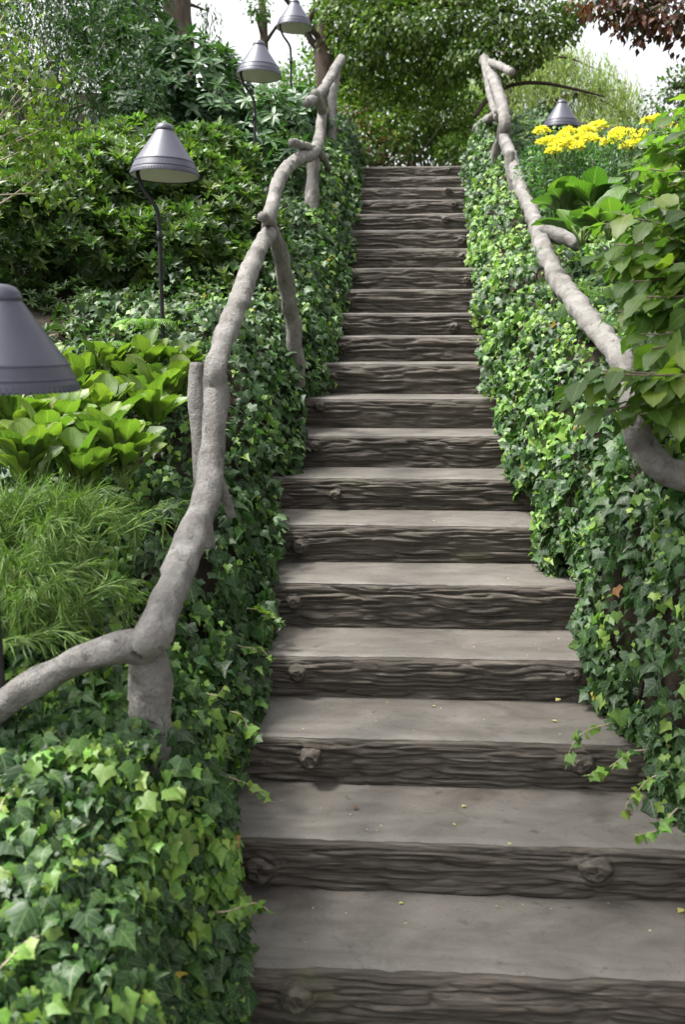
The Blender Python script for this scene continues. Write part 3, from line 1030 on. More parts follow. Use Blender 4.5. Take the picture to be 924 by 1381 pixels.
for (px, py, Y, hx, ln) in [(850, 880, 3.4, -.8, .24), (812, 800, 3.65, -.9, .2), (800, 975, 2.95, -.4, .3), (850, 1010, 2.8, -.9, .3), (880, 1040, 2.7, -.7, .3), (770, 760, 3.9, -.9, .18),
                        (730, 690, 4.3, -.9, .15), (715, 640, 4.6, -.9, .14), (890, 1090, 2.6, -.5, .22), (690, 570, 5.0, -.8, .12)]:
    VR.append((at_y(px + 25, py, Y), (hx, -.30, .05), 7, ln * .75, .14))
for k in range(16):
    yy = random.uniform(2.6, 4.2)
    uu = random.uniform(.08, .4)
    xx = float(xr(yy)) + uu
    VR.append(((xx, yy, float(ground_z(xx, yy)) + .08), (random.uniform(-.9, .2), -.5, .1), 7, random.uniform(.15, .3), .14))
rr_ = (1.2, 3.6, float(ground_z(1.2, 3.6)) - .05)
ivyR = thing('ivy', rr_, 'ivy with pale young leaves covering the steep bank below the yellow flowers', 'ivy')
ivy_thing(1, ivyR, 98000, 2.35, 10.3, lambda y: np.interp(y, [1, 2.5, 4, 6, 10], [1.0, .9, .8, .9, .8]),
          lambda x, y: .26 + .80 * sstep(3.4, 4.6, y) * sstep(9, 7, y), VR)

# ------------------------------------------------------------------ paddle-leaved plants on the left bank
PADDLE_T = [(0.10, 0.165, 0.026), (0.13, 0.20, 0.032), (0.07, 0.125, 0.024), (0.16, 0.225, 0.038)]


def rosette(name, px, py, D, label, cat, group, tpl, mat, tcol, k, size, el=(0.7, 0.35), stem=.35, key='paddle_leaf'):
    c = at_d(px, py, D)
    c[2] = min(c[2], 9)
    root = thing(name, c, label, cat, group)
    a = rng.random() * 6.28 + np.arange(k) / k * 6.28 * 2.4 + rng.normal(size=k) * .3
    e = el[0] + (rng.random(k) - .3) * el[1] * 2
    rad = np.stack([np.cos(a), np.sin(a), 0 * a], -1)
    y = rad * np.cos(e)[:, None] + np.array([0, 0, 1.]) * np.sin(e)[:, None]
    z = np.array([0, 0, 1.]) * np.cos(e)[:, None] - rad * np.sin(e)[:, None] + rng.normal(size=(k, 3)) * .25
    R = frames(y, z)
    s = size * (.65 + .5 * rng.random(k))
    pos = c + y * (s * stem * .35)[:, None] + rng.normal(size=(k, 3)) * np.array([.02, .02, .008])
    leaf_objects('leaf', key, tpl, pos, R, s, tints(k, tcol, jit=.18), mat, root, 5)
    g = Geo()
    for i in range(k):
        g.tube([c - np.array([0, 0, .05]) + rad[i] * .01, c + (pos[i] - c) * .5 - np.array([0, 0, .006]), pos[i] + y[i] * .02], [.006, .005, .004], 5, .05)
    g.build('stem', M['green_stem'], root)
    return root


SP = [(40, 655, 3.15, 'front edge of the bed by the photo border'), (105, 660, 3.2, 'front of the bed above feathery sprays'), (165, 640, 3.35, 'front of the bed nearest the handrail post'),
      (15, 600, 3.55, 'second row at the photo border below the large lamp'), (75, 595, 3.6, 'second row directly below the large lamp shade'), (140, 590, 3.7, 'second row middle of the bed'),
      (205, 585, 3.8, 'second row beside the flat-topped handrail post'), (40, 555, 4.0, 'third row under the large lamp rim'), (110, 550, 4.05, 'third row right of the large lamp rim'),
      (175, 545, 4.15, 'third row behind the bed centre'), (235, 545, 4.3, 'third row touching the handrail'), (145, 518, 4.45, 'back row left of the lamp pole'), (200, 515, 4.5, 'back row at the foot of the lamp pole'),
      (245, 520, 4.55, 'back row right of the lamp pole'), (135, 625, 3.4, 'between the first and second rows near the bed centre'), (60, 628, 3.35, 'between the first and second rows near the border'),
      (100, 575, 3.85, 'between the second and third rows below the lamp rim edge'), (215, 555, 4.05, 'between the second and third rows by the handrail'), (60, 520, 4.4, 'back row hidden behind the large lamp shade'), (10, 560, 3.9, 'third row at the border under the large lamp')]
for (px, py, D, ph) in SP:
    rosette('paddle_plant', px, py, D, 'bright green paddle-leaved plant, ' + ph, 'plant', 'paddle-leaved plants on the bank', PADDLE, M['paddle_leaf'], PADDLE_T, 22, .18, (1.15, .35))

# feathery arching sprays at the photo's left edge
def spray_plant(px, py, D, label, n, L, tcol):
    c = at_d(px, py, D)
    root = thing('feathery_shrub', c, label, 'shrub', 'feathery shrubs on the bank')
    PS, RS, SS = [], [], []
    g = Geo()
    for i in range(n):
        a = rng.random() * 6.28
        e = .35 + rng.random() * 1.0
        d = np.array([math.cos(a) * math.cos(e), math.sin(a) * math.cos(e), math.sin(e)])
        ln = L * (.6 + .5 * rng.random())
        st = c + np.array([rng.normal() * .07, rng.normal() * .07, 0])
        pts = [st, st + d * ln * .5 + np.array([0, 0, -.02]), st + d * ln * .9 + np.array([0, 0, -.30 * ln]), st + d * ln * 1.0 + np.array([0, 0, -.62 * ln])]
        g.tube(pts, [.003, .0022, .0015, .001], 4, .05)
        Q, _ = spline(pts, [1] * 4, .0045)
        Q = Q[4:]
        T = unit(np.gradient(Q, axis=0))
        m = len(Q)
        y = unit(T * 1.0 + rng.normal(size=(m, 3)) * .38 + np.array([0, 0, -.1]))
        PS.append(Q); RS.append(frames(y, unit(rng.normal(size=(m, 3)) + np.array([0, 0, 1.])))); SS.append(.05 + .035 * rng.random(m))
    g.build('stem', M['green_stem'], root)
    PS, RS, SS = np.vstack(PS), np.vstack(RS), np.concatenate(SS)
    leaf_mass('needles', tpl_diamond(.022, .3, .2, .5), PS, RS, SS, tints(len(PS), tcol), M['needle'], root)


FT = [(0.13, 0.21, 0.05), (0.18, 0.27, 0.07), (0.09, 0.16, 0.04)]
spray_plant(30, 790, 2.75, 'feathery pale green shrub with arching needle sprays, at the photo border', 90, .25, FT)
spray_plant(70, 720, 2.95, 'feathery pale green shrub with sprays reaching toward the handrail', 80, .25, FT)
spray_plant(10, 850, 2.62, 'small feathery shrub just above the lower rail', 70, .26, FT)
spray_plant(-30, 730, 2.9, 'feathery shrub half cut by the photo border beside the lamp pole', 70, .32, FT)


# ------------------------------------------------------------------ shrubs
def stems(root, base, tips, r0=.02, r1=.004, mat='twig', name='stem', joined=False):
    base = np.asarray(base, float)
    g = Geo()
    for t in tips:
        t = np.asarray(t, float)
        mid = base * .5 + t * .5 + rng.normal(size=3) * .05 + np.array([0, 0, .04])
        if not joined: g = Geo()
        g.tube([base, mid, t], [r0, (r0 + r1) / 2, r1], 6, .08, .12, 14, rng.random() * 9)
        if not joined: g.build(name, M[mat], root)
    if joined: g.build(name, M[mat], root)


def shrub(name, label, cat, blobs, n, mode, tpl, size, tcol, mat, weights=None, k=7, el=.5, group=None, n_objects=0, hang=.3, up=.6, shell=.3, tip_t=None, stem_mat='twig'):
    C = np.array([b[0] for b in blobs])
    base = np.array([C[:, 0].mean(), C[:, 1].mean(), 0.0])
    base[2] = float(ground_z(base[0], base[1])) - .06
    root = thing(name, base, label, cat, group)
    p, nr, bi = blob_points(blobs, n, shell)
    if mode == 'whorl':
        pos, R, s, own = whorls(p, nr, k, el, size, up)
        t = tints(len(p), tcol, weights)[own] * (.9 + .2 * rng.random((len(pos), 1)))
    else:
        pos, R, s = loose(p, nr, size, hang)
        t = tints(len(pos), tcol, weights)
    foliage('leaf', name + '_leaf', tpl, pos, R, s, t, mat, root, n_objects, 'crown')
    stems(root, base, [c - np.array([0, 0, .3]) * np.broadcast_to(b[1], 3)[2] for c, b in zip(C, blobs)], .022, .006, stem_mat, joined=True, name='branches')
    return root


def B(px, py, D, r, ry=None, rz=None):
    return (at_d(px, py, D), (r, ry or r, rz or r))


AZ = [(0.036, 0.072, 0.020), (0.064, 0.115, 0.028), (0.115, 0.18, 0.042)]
shrub('azalea_bush', 'wide azalea mound of small whorled leaves behind the nearest full lamp', 'shrub',
      [B(60, 300, 5.6, .42, .4, .34), B(150, 260, 6.0, .45, .42, .34), B(250, 270, 6.2, .42, .4, .32), B(320, 320, 6.1, .30, .4, .34), B(30, 240, 6.0, .4, .4, .3), B(120, 340, 5.6, .40, .34, .24),
       B(230, 350, 5.7, .38, .35, .3), B(180, 225, 6.5, .45, .4, .3), B(280, 225, 6.7, .36, .4, .26), B(-20, 330, 5.4, .4, .4, .4), B(310, 390, 5.7, .2, .3, .26), B(60, 385, 5.7, .36, .3, .28), B(170, 395, 5.8, .36, .3, .28)],
      6000, 'whorl', AZALEA, .084, AZ, M['small_leaf'], [.3, .4, .3], 9, .72, up=.9, shell=.45)
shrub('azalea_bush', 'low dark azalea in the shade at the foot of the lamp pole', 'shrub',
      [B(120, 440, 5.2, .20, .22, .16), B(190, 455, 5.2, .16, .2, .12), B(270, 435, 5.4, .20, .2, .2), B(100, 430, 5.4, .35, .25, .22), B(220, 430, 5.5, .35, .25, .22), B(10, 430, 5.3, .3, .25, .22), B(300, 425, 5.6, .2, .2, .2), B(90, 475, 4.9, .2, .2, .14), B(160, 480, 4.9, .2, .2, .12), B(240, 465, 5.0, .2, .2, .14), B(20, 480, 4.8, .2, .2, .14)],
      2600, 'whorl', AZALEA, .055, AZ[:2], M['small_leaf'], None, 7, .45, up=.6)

RH = [(0.030, 0.078, 0.030), (0.045, 0.105, 0.038), (0.065, 0.135, 0.045)]
shrub('rhododendron', 'rhododendron with large dark leaves left of the lamp near the twisting rail', 'shrub',
      [B(250, 130, 8.2, .50, .45, .5), B(200, 170, 7.9, .45, .4, .45), B(300, 190, 8.0, .40, .4, .45), B(190, 90, 8.4, .45, .4, .4), B(290, 110, 8.6, .32, .35, .3)],
      620, 'whorl', RHODO, .135, RH, M['glossy_leaf'], None, 8, .25, n_objects=300, up=.7)
shrub('rhododendron', 'rhododendron with drooping leaves behind the pole beside the twisting rail', 'shrub',
      [B(370, 190, 7.8, .34, .3, .4), B(395, 240, 7.3, .22, .24, .3), B(350, 235, 7.5, .36, .3, .3), B(410, 160, 8.8, .24, .3, .3), B(320, 160, 8.4, .3, .3, .34)],
      420, 'whorl', RHODO, .125, RH, M['glossy_leaf'], None, 8, .15, n_objects=200, up=.7)
shrub('rhododendron', 'tall rhododendron whose top leaves reach the tree trunk', 'shrub',
      [B(178, 30, 9.0, .36, .4, .4), B(205, 75, 9.0, .3, .4, .3), B(140, 20, 9.2, .4, .4, .4)],
      330, 'whorl', RHODO, .14, RH, M['glossy_leaf'], None, 8, .3, n_objects=150, up=.7)
shrub('yew_bush', 'dense dark evergreen bush with tiny slanting leaves in the upper corner', 'shrub',
      [B(110, 110, 7.4, .62, .5, .55), B(60, 40, 7.6, .6, .5, .6), B(150, 150, 7.2, .40, .4, .36), B(10, 120, 7.5, .5, .5, .6), B(140, 30, 7.9, .5, .5, .5), B(50, 0, 7.8, .7, .6, .6), B(-10, 60, 8.2, .7, .5, .7), B(80, 60, 8.6, .8, .5, .8), B(120, 190, 7.6, .5, .4, .3), B(0, 0, 9.2, .9, .6, .8), B(110, -20, 9.2, .9, .6, .7)],
      32000, 'loose', AZALEA, .064, [(0.022, 0.052, 0.020), (0.034, 0.070, 0.025), (0.050, 0.092, 0.034)], M['small_leaf'], None, hang=.8)

# light airy shrub at the left border
airy_base = np.array([-2.25, 4.0, float(ground_z(-2.25, 4.0)) - .05])
airy = thing('airy_shrub', airy_base, 'airy shrub with yellow-green leaves and bare pale twigs at the border', 'shrub')
tips = [at_d(*q) for q in [(12, 60, 4.1), (45, 95, 4.1), (75, 105, 4.15), (30, 130, 4.0), (85, 160, 4.2), (20, 175, 4.0), (60, 190, 4.05), (80, 215, 4.1), (25, 235, 4.0), (5, 20, 4.1), (50, 260, 4.0), (0, 120, 3.9), (-20, 60, 4)]]
airy_hub = airy_base + np.array([.12, 0, .75])
stems(airy, airy_base, [airy_hub], .018, .012, 'pale_twig')
stems(airy, airy_hub, tips, .007, .0025, 'pale_twig')
pts = []
for t in tips:
    for q in range(4):
        pts.append(t + rng.normal(size=3) * np.array([.07, .08, .06]))
pts = np.array(pts)
p = np.repeat(pts, 15, 0) + rng.normal(size=(len(pts) * 15, 3)) * .032
pos, R, s = loose(p, unit(rng.normal(size=p.shape)), .050, .1, .6)
leaf_mass('crown', SMALL, pos, R, s, tints(len(p), [(0.11, 0.17, 0.03), (0.15, 0.215, 0.038), (0.07, 0.12, 0.026)]), M['small_leaf'], airy)

# small fern under the azalea
def fern(px, py, D, label, size=.26, k=7):
    c = at_d(px, py, D)
    root = thing('fern', c, label, 'fern')
    for i in range(k):
        a = -2.6 + 2.2 * i / (k - 1) + rng.normal() * .2 if k > 1 else 0
        d = np.array([math.cos(a), math.sin(a) * .7, .0])
        P = [c, c + d * size * .45 + np.array([0, 0, .5 * size]), c + d * size * .85 + np.array([0, 0, .48 * size]), c + d * size * 1.1 + np.array([0, 0, .25 * size])]
        Q, _ = spline(P, [1] * 4, .009)
        T = unit(np.gradient(Q, axis=0))
        sd_ = unit(np.cross(T, np.array([0, 0, 1.])))
        m = len(Q)
        tt = np.linspace(0, 1, m)
        ln = size * .30 * np.sin(math.pi * np.clip(tt * .9 + .1, 0, 1)) ** .8 + .006
        pos = np.vstack([Q, Q]); y = np.vstack([sd_ + T * .35, -sd_ + T * .35]); y[:, 2] -= .15
        R = frames(y, np.tile(np.array([0, 0, 1.]), (2 * m, 1)))
        leaf_mass('frond', NARROW, pos, R, np.concatenate([ln, ln]), tints(2 * m, [(0.13, 0.25, 0.05), (0.17, 0.30, 0.06)]), M['small_leaf'], root, stuff=False)


fern(200, 455, 4.8, 'pale green fern arching out below the azalea beside the lamp pole', .17, 6)
fern(140, 480, 4.6, 'small fern tucked behind the paddle leaves', .13, 5)

# ------------------------------------------------------------------ right side: big-leaved shrub over the handrail
HZ = [(0.070, 0.130, 0.022), (0.105, 0.175, 0.026), (0.048, 0.095, 0.024), (0.145, 0.21, 0.03)]
hz_base = np.array([1.62, 3.05, float(ground_z(1.62, 3.05)) - .05])
hz = thing('broadleaf_shrub', hz_base, 'broadleaf shrub with ribbed leaves hanging over the handrail at the border', 'shrub')
ends = [(812, 500, 2.75), (775, 520, 2.78), (800, 560, 2.75), (838, 505, 2.7), (850, 560, 2.7), (880, 520, 2.7), (910, 510, 2.7), (830, 330, 3.1), (800, 350, 3.15), (812, 300, 3.3), (850, 255, 3.3), (872, 195, 3.4), (860, 225, 3.3),
        (905, 150, 3.5), (880, 300, 3.1), (905, 380, 3.0), (865, 420, 3.0), (850, 380, 3.05), (900, 450, 2.9), (880, 470, 2.85), (930, 300, 3.0), (915, 235, 3.2), (930, 420, 2.8), (885, 350, 3.0), (840, 290, 3.2), (920, 560, 2.7), (930, 180, 3.3),
        (895, 270, 3.1), (905, 195, 3.3), (890, 170, 3.4), (925, 140, 3.4), (870, 265, 3.2), (915, 290, 3.0), (845, 345, 3.1), (860, 450, 2.95), (835, 420, 3.05), (870, 400, 2.95), (925, 480, 2.75), (900, 320, 3.0), (885, 240, 3.2), (930, 360, 2.85)]
LP, LY, LZ, LS = [], [], [], []
g = Geo()
for e_ in ends:
    t = at_d(*e_)
    mid = hz_base * .45 + t * .55 + np.array([.12, .02, .22]) + rng.normal(size=3) * .05
    P, _ = spline([hz_base, mid, t], [1] * 3, .024)
    g.tube([hz_base, mid, t], [.010, .006, .0025], 6, .06)
    T = unit(np.gradient(P, axis=0))
    i0 = int(len(P) * .55)
    for j in range(i0, len(P)):
        sgn_ = 1 if j % 2 else -1
        side_ = unit(np.cross(T[j], np.array([0, 0, 1.]))) * sgn_
        for rep in range(1):
            LP.append(P[j] + rng.normal(size=3) * .008)
            LY.append(T[j] * .55 + side_ * .8 + np.array([0, -.10, -.35]) + rng.normal(size=3) * .25)
            LZ.append(np.array([-.15, -.25, 1.]) + rng.normal(size=3) * .35)
            LS.append(.075 + .045 * rng.random())
g.build('branches', M['twig'], hz)
LP, LY, LZ, LS = map(np.array, (LP, LY, LZ, LS))
th = tints(len(LP), HZ, [.35, .3, .2, .15])
yl = rng.random(len(LP)) < .012
th[yl] = (0.45, 0.36, 0.03)
foliage('leaf', 'broadleaf', HAZEL, LP, frames(LY, LZ), LS, th, M['soft_leaf'], hz, 300, 'crown')
# inner leaves that fill the shrub behind
shrub('broadleaf_shrub', 'shaded broadleaf shrub behind the leaves that hang over the rail', 'shrub',
      [B(930, 330, 3.6, .22, .3, .3), B(960, 430, 3.3, .22, .3, .3), B(930, 230, 3.9, .2, .3, .22), B(980, 560, 3.2, .22, .2, .2), B(890, 400, 3.5, .12, .2, .2)],
      900, 'loose', HAZEL, .085, HZ[:3], M['soft_leaf'], hang=.6)

# hosta-like clumps
HT = [(0.07, 0.145, 0.024), (0.095, 0.18, 0.03), (0.055, 0.12, 0.024)]
for (px, py, D, ph) in [(785, 318, 5.0, 'right of the cut stub on the handrail'), (822, 310, 4.8, 'against the hanging shrub leaves'), (800, 285, 5.3, 'behind the others under the yellow flowers'), (765, 292, 5.4, 'nearest the far handrail')]:
    rosette('hosta', px, py, D, 'bright green hosta clump ' + ph, 'plant', 'hostas beside the handrail', HOSTA, M['paddle_leaf'], HT, 13, .19, (0.75, .4), .8, 'hosta_leaf')


# ------------------------------------------------------------------ yellow-flowered plants
def flower_head(name, c, r, parent):
    n = 170
    r = r * 1.38
    d = unit(rng.normal(size=(n, 3)) + np.array([0, 0, .35]))
    d[:, 2] = np.abs(d[:, 2]) * .8 - .12
    pos = c + d * np.array([r, r, r * .62]) * .72 * (.7 + .3 * rng.random((n, 1)))
    R = frames(unit(d + rng.normal(size=(n, 3)) * .3), unit(rng.normal(size=(n, 3)) * .5 + np.array([0, 0, 1.])))
    leaf_mass(name, SMALL, pos, R, r * (.28 + .22 * rng.random(n)), tints(n, [(0.76, 0.70, 0.05), (0.80, 0.77, 0.10), (0.64, 0.62, 0.06)], jit=.12), M['petal'], parent, stuff=False)


def flower_plant(label, heads, ground_px, D):
    c = at_d(ground_px[0], ground_px[1], D)
    c[2] = float(ground_z(c[0], c[1])) - .05
    root = thing('flowering_plant', c, label, 'flowers', 'yellow flowers on the right bank')
    allp = []
    for (px, py, r, dd) in heads:
        p = at_d(px, py, dd)
        flower_head('flower_head', p, r * dd / FPX, root)
        g = Geo()
        q = c + (p - c) * np.array([.75, .75, 0])
        g.tube([q, (p + q) / 2 + rng.normal(size=3) * .02, p], [.006, .005, .004], 5, .1)
        g.build('stem', M['green_stem'], root)
        m = 110
        t = rng.random((m, 1)) ** .8
        allp.append(q * t + p * (1 - t) * 1.0 - np.array([0, 0, .05]) + rng.normal(size=(m, 3)) * .05)
    P = np.vstack(allp)
    pos, R, s = loose(P, unit(rng.normal(size=P.shape) * np.array([1, 1, .3])), .10, .15, .4)
    leaf_mass('foliage', NARROW, pos, R, s, tints(len(P), [(0.055, 0.125, 0.05), (0.08, 0.17, 0.06), (0.045, 0.10, 0.04)]), M['small_leaf'], root)


flower_plant('clump of domed yellow flowers in front of the dark cone lamp', [(731, 177, 9, 6.6), (743, 191, 10, 6.5), (752, 197, 10, 6.4), (768, 180, 11, 6.8), (760, 186, 9, 6.6), (775, 200, 12, 6.4), (791, 178, 11, 6.8), (796, 190, 12, 6.6), (747, 204, 9, 6.3),
              (807, 171, 11, 6.9), (785, 186, 10, 6.7), (733, 192, 8, 6.5), (765, 192, 9, 6.3)], (765, 260), 6.6)
flower_plant('clump of flat yellow flowers between the lamp and the hanging leaves', [(828, 192, 14, 6.3), (845, 184, 14, 6.4), (862, 188, 12, 6.2), (836, 180, 11, 6.6), (855, 196, 11, 6.1), (868, 181, 9, 6.3), (876, 164, 9, 6.4), (848, 198, 10, 6.2), (886, 160, 8, 6.4)], (850, 260), 6.2)
flower_plant('yellow flowers half hidden by leaves at the photo border', [(920, 172, 11, 5.6), (912, 180, 9, 5.6), (928, 186, 10, 5.5), (898, 168, 8, 5.8)], (920, 260), 5.6)
shrub('low_shrub', 'low dark grey-green shrub under the yellow flowers', 'shrub',
      [B(722, 222, 7.8, .16, .3, .16), B(800, 200, 7.6, .26, .3, .14), B(855, 200, 7.4, .28, .3, .16), B(748, 235, 6.8, .26, .3, .18), B(800, 235, 6.5, .30, .3, .18), B(705, 205, 8.8, .16, .3, .14), B(860, 225, 6.3, .3, .3, .2), B(910, 215, 6.4, .3, .3, .2)],
      7000, 'loose', AZALEA, .055, [(0.04, 0.095, 0.045), (0.06, 0.13, 0.06), (0.085, 0.165, 0.07)], M['small_leaf'])


# ------------------------------------------------------------------ trees
def tree(name, label, trunk, tr, blobs, n, tpl, size, tcol, mat, weights=None, hang=.4, jit=.5, strands=0, extra=None, shell=.5, limbs=True, bark='bark', group=None, keep=.62):
    trunk = [np.asarray(t, float) for t in trunk]
    root = thing(name, trunk[0], label, 'tree', group)
    g = Geo()
    g.tube(trunk, tr, 14, .12, .16, 6, rng.random() * 9)
    g.build('trunk', M[bark], root)
    if limbs:
        for b in blobs:
            c = np.asarray(b[0], float)
            f = min(range(len(trunk)), key=lambda q: abs(trunk[q][2] - (c[2] - .35 * np.linalg.norm((c - trunk[q])[:2]))))
            s_ = trunk[f]
            mid = s_ * .5 + c * .5 + np.array([0, 0, .12 * np.linalg.norm(c - s_)]) + rng.normal(size=3) * .08
            r0 = min(tr[f] * .5, .02 + .018 * np.linalg.norm(c - s_))
            g = Geo()
            g.tube([s_, mid, c], [r0, r0 * .6, r0 * .2], 8, .1, .15, 8, rng.random() * 9)
            g.build('limb', M[bark], root)
    for (pts_, r_) in (extra or []):
        g = Geo()
        g.tube(pts_, r_, 8, .08, .15, 10, rng.random() * 9)
        g.build('limb', M[bark], root)
    p, nr, bi = blob_points(blobs, n, shell, keep)
    if strands:
        # hanging sprays: every point starts a short string of leaves downwards
        k = strands
        dn = unit(np.array([0, 0, -1.]) + nr * .25 + rng.normal(size=p.shape) * .18)
        st = np.arange(k)[None, :, None] * size * .55
        P = (p[:, None] + dn[:, None] * st + rng.normal(size=(len(p), k, 3)) * size * .12).reshape(-1, 3)
        D = np.repeat(dn, k, 0)
        y = unit(D + rng.normal(size=P.shape) * jit)
        z = unit(rng.normal(size=P.shape) * .6 + np.repeat(nr, k, 0) + np.array([0, 0, .5]))
        pos, R, s = P, frames(y, z), size * (1 - .4 * rng.random(len(P)))
        t = np.repeat(tints(len(p), tcol, weights), k, 0) * (.9 + .2 * rng.random((len(P), 1)))
    else:
        pos, R, s = loose(p, nr, size, hang, jit)
        t = tints(len(pos), tcol, weights)
    leaf_mass('crown', tpl, pos, R, s, t, mat, root)
    return root


def gnd(x, y, dz=-.1):
    return np.array([x, y, float(ground_z(x, y)) + dz])


CED = [(0.034, 0.072, 0.016), (0.060, 0.112, 0.022), (0.10, 0.17, 0.032)]
q = at_d(440, 130, 12.2)
tb = gnd(q[0], q[1])
tree('arching_tree', 'dark leafy tree arching over the top of the stairs',
     [tb, tb + np.array([.0, .0, 1.0]), at_d(436, 60, 12.2), at_d(446, 0, 12.2), at_d(470, -120, 12.2)], [.17, .14, .12, .10, .06],
     [B(545, 40, 11.4, .62, .6, .30), B(620, 28, 11.2, .62, .6, .32), B(690, 35, 10.9, .50, .5, .30), B(480, 30, 11.8, .45, .5, .34), B(505, 80, 11.9, .45, .5, .28), B(575, 82, 11.6, .45, .5, .24), B(738, 28, 10.7, .34, .4, .28), B(650, 75, 11.0, .40, .4, .20), B(715, 70, 10.8, .28, .4, .16),
      B(560, -40, 11.4, 1.1, .9, .35), B(680, -50, 10.8, 1.0, .8, .35), B(450, 75, 12.4, .3, .4, .3), B(490, 125, 12.6, .40, .4, .26), B(545, 120, 12.4, .35, .4, .24), B(600, 118, 12.2, .30, .4, .2), B(455, 5, 12.0, .3, .4, .25), B(520, 5, 11.5, .3, .4, .25), B(585, 55, 11.3, .3, .3, .16), B(760, 40, 10.7, .20, .3, .18), B(775, 15, 10.6, .2, .3, .16), B(665, 105, 11.0, .18, .3, .12), B(615, 100, 11.3, .2, .3, .14), B(700, 85, 10.9, .16, .3, .14), B(470, 105, 12.4, .25, .3, .2)],
     21000, SMALL, .085, [(0.055, 0.10, 0.020), (0.10, 0.165, 0.030), (0.16, 0.24, 0.045)], M['small_leaf'], None, hang=.8, jit=.5, shell=.8, limbs=False,
     extra=[([at_d(432, 70, 12.2), at_d(415, 45, 12.1), at_d(420, 20, 12.0), at_d(438, -10, 12.0)], [.05, .04, .035, .02]), ([at_d(438, 60, 12.2), at_d(395, 10, 11.8), at_d(370, -20, 11.6)], [.04, .03, .02]),
            ([at_d(444, 10, 12.2), at_d(500, -10, 11.9), at_d(580, 5, 11.5), at_d(660, 10, 11.2), at_d(735, 25, 10.9)], [.07, .06, .05, .035, .015]), ([at_d(440, 40, 12.2), at_d(480, 55, 12.1), at_d(540, 70, 11.9), at_d(600, 80, 11.7)], [.05, .04, .03, .012]),
            ([at_d(437, 80, 12.2), at_d(465, 110, 12.4), at_d(520, 118, 12.5), at_d(590, 115, 12.4)], [.04, .03, .025, .01])])
# sparse leaves against the sky left of that trunk
q = at_d(246, 90, 10.6)
tb = gnd(q[0], q[1])
tree('conifer_tree', 'straight brown trunk standing behind the rhododendrons', [tb, at_d(243, 60, 11), at_d(238, 0, 11), at_d(230, -200, 11), at_d(225, -520, 11)], [.19, .17, .165, .15, .10],
     [B(200, -160, 11, .9, .9, .45), B(60, -120, 10.5, 1.0, .9, .5), B(-40, -40, 10, .8, .8, .5), B(150, -300, 11, 1.3, 1.2, .6), B(280, 15, 11.4, .12, .2, .18)],
     2600, NARROW, .11, CED, M['needle'], None, strands=5, jit=.3, shell=.6)
q = at_d(350, 120, 14)
tb = gnd(q[0], q[1])
tree('slender_tree', 'thin-leaved tree with loose twigs against the sky by the dark lamp', [tb, at_d(356, 60, 14), at_d(352, -20, 14), at_d(350, -140, 14)], [.07, .06, .05, .03],
     [B(350, 12, 13.6, .22, .3, .16), B(425, 25, 13.4, .3, .3, .25), B(330, -30, 13.6, .4, .4, .2), B(410, -40, 13.4, .5, .5, .25), B(385, 120, 13, .5, .4, .4), B(300, 130, 13, .4, .4, .3), B(440, 110, 13, .4, .4, .35)],
     2600, SMALL, .085, [(0.06, 0.12, 0.025), (0.09, 0.17, 0.03)], M['small_leaf'], hang=.7, shell=.8)
# pale tree beyond the right bank
PALE = [(0.26, 0.33, 0.09), (0.32, 0.40, 0.13), (0.19, 0.26, 0.07)]
q = at_d(700, 210, 13.5)
tb = gnd(q[0], q[1])
tree('pale_tree', 'pale yellow-green weeping tree beyond the lamp with yellow flowers', [tb, at_d(690, 170, 13.5), at_d(685, 120, 13.5), at_d(680, 60, 13.6)], [.10, .08, .06, .03],
     [B(650, 140, 13.4, .45, .5, .5), B(700, 110, 13.6, .5, .5, .45), B(750, 115, 13.8, .5, .5, .5), B(800, 130, 14, .45, .5, .45), B(840, 150, 14.2, .35, .5, .35), B(690, 170, 13.2, .5, .5, .35), B(790, 170, 13.4, .5, .5, .3), B(740, 70, 13.9, .35, .4, .3), B(860, 180, 13.6, .4, .4, .25), B(770, 75, 13.9, .3, .4, .3), B(810, 95, 14, .35, .4, .3), B(720, 85, 13.7, .4, .4, .35), B(655, 100, 13.6, .35, .4, .3), B(845, 120, 14.2, .25, .4, .25)],
     3300, NARROW, .10, PALE, M['needle'], None, strands=6, jit=.35, shell=.9, keep=0,
     extra=[([at_d(640, 158, 11.2), at_d(660, 132, 11.2), at_d(690, 115, 11.2), at_d(730, 112, 11.2), at_d(775, 120, 11.2), at_d(815, 130, 11.2)], [.030, .028, .025, .022, .018, .012])])
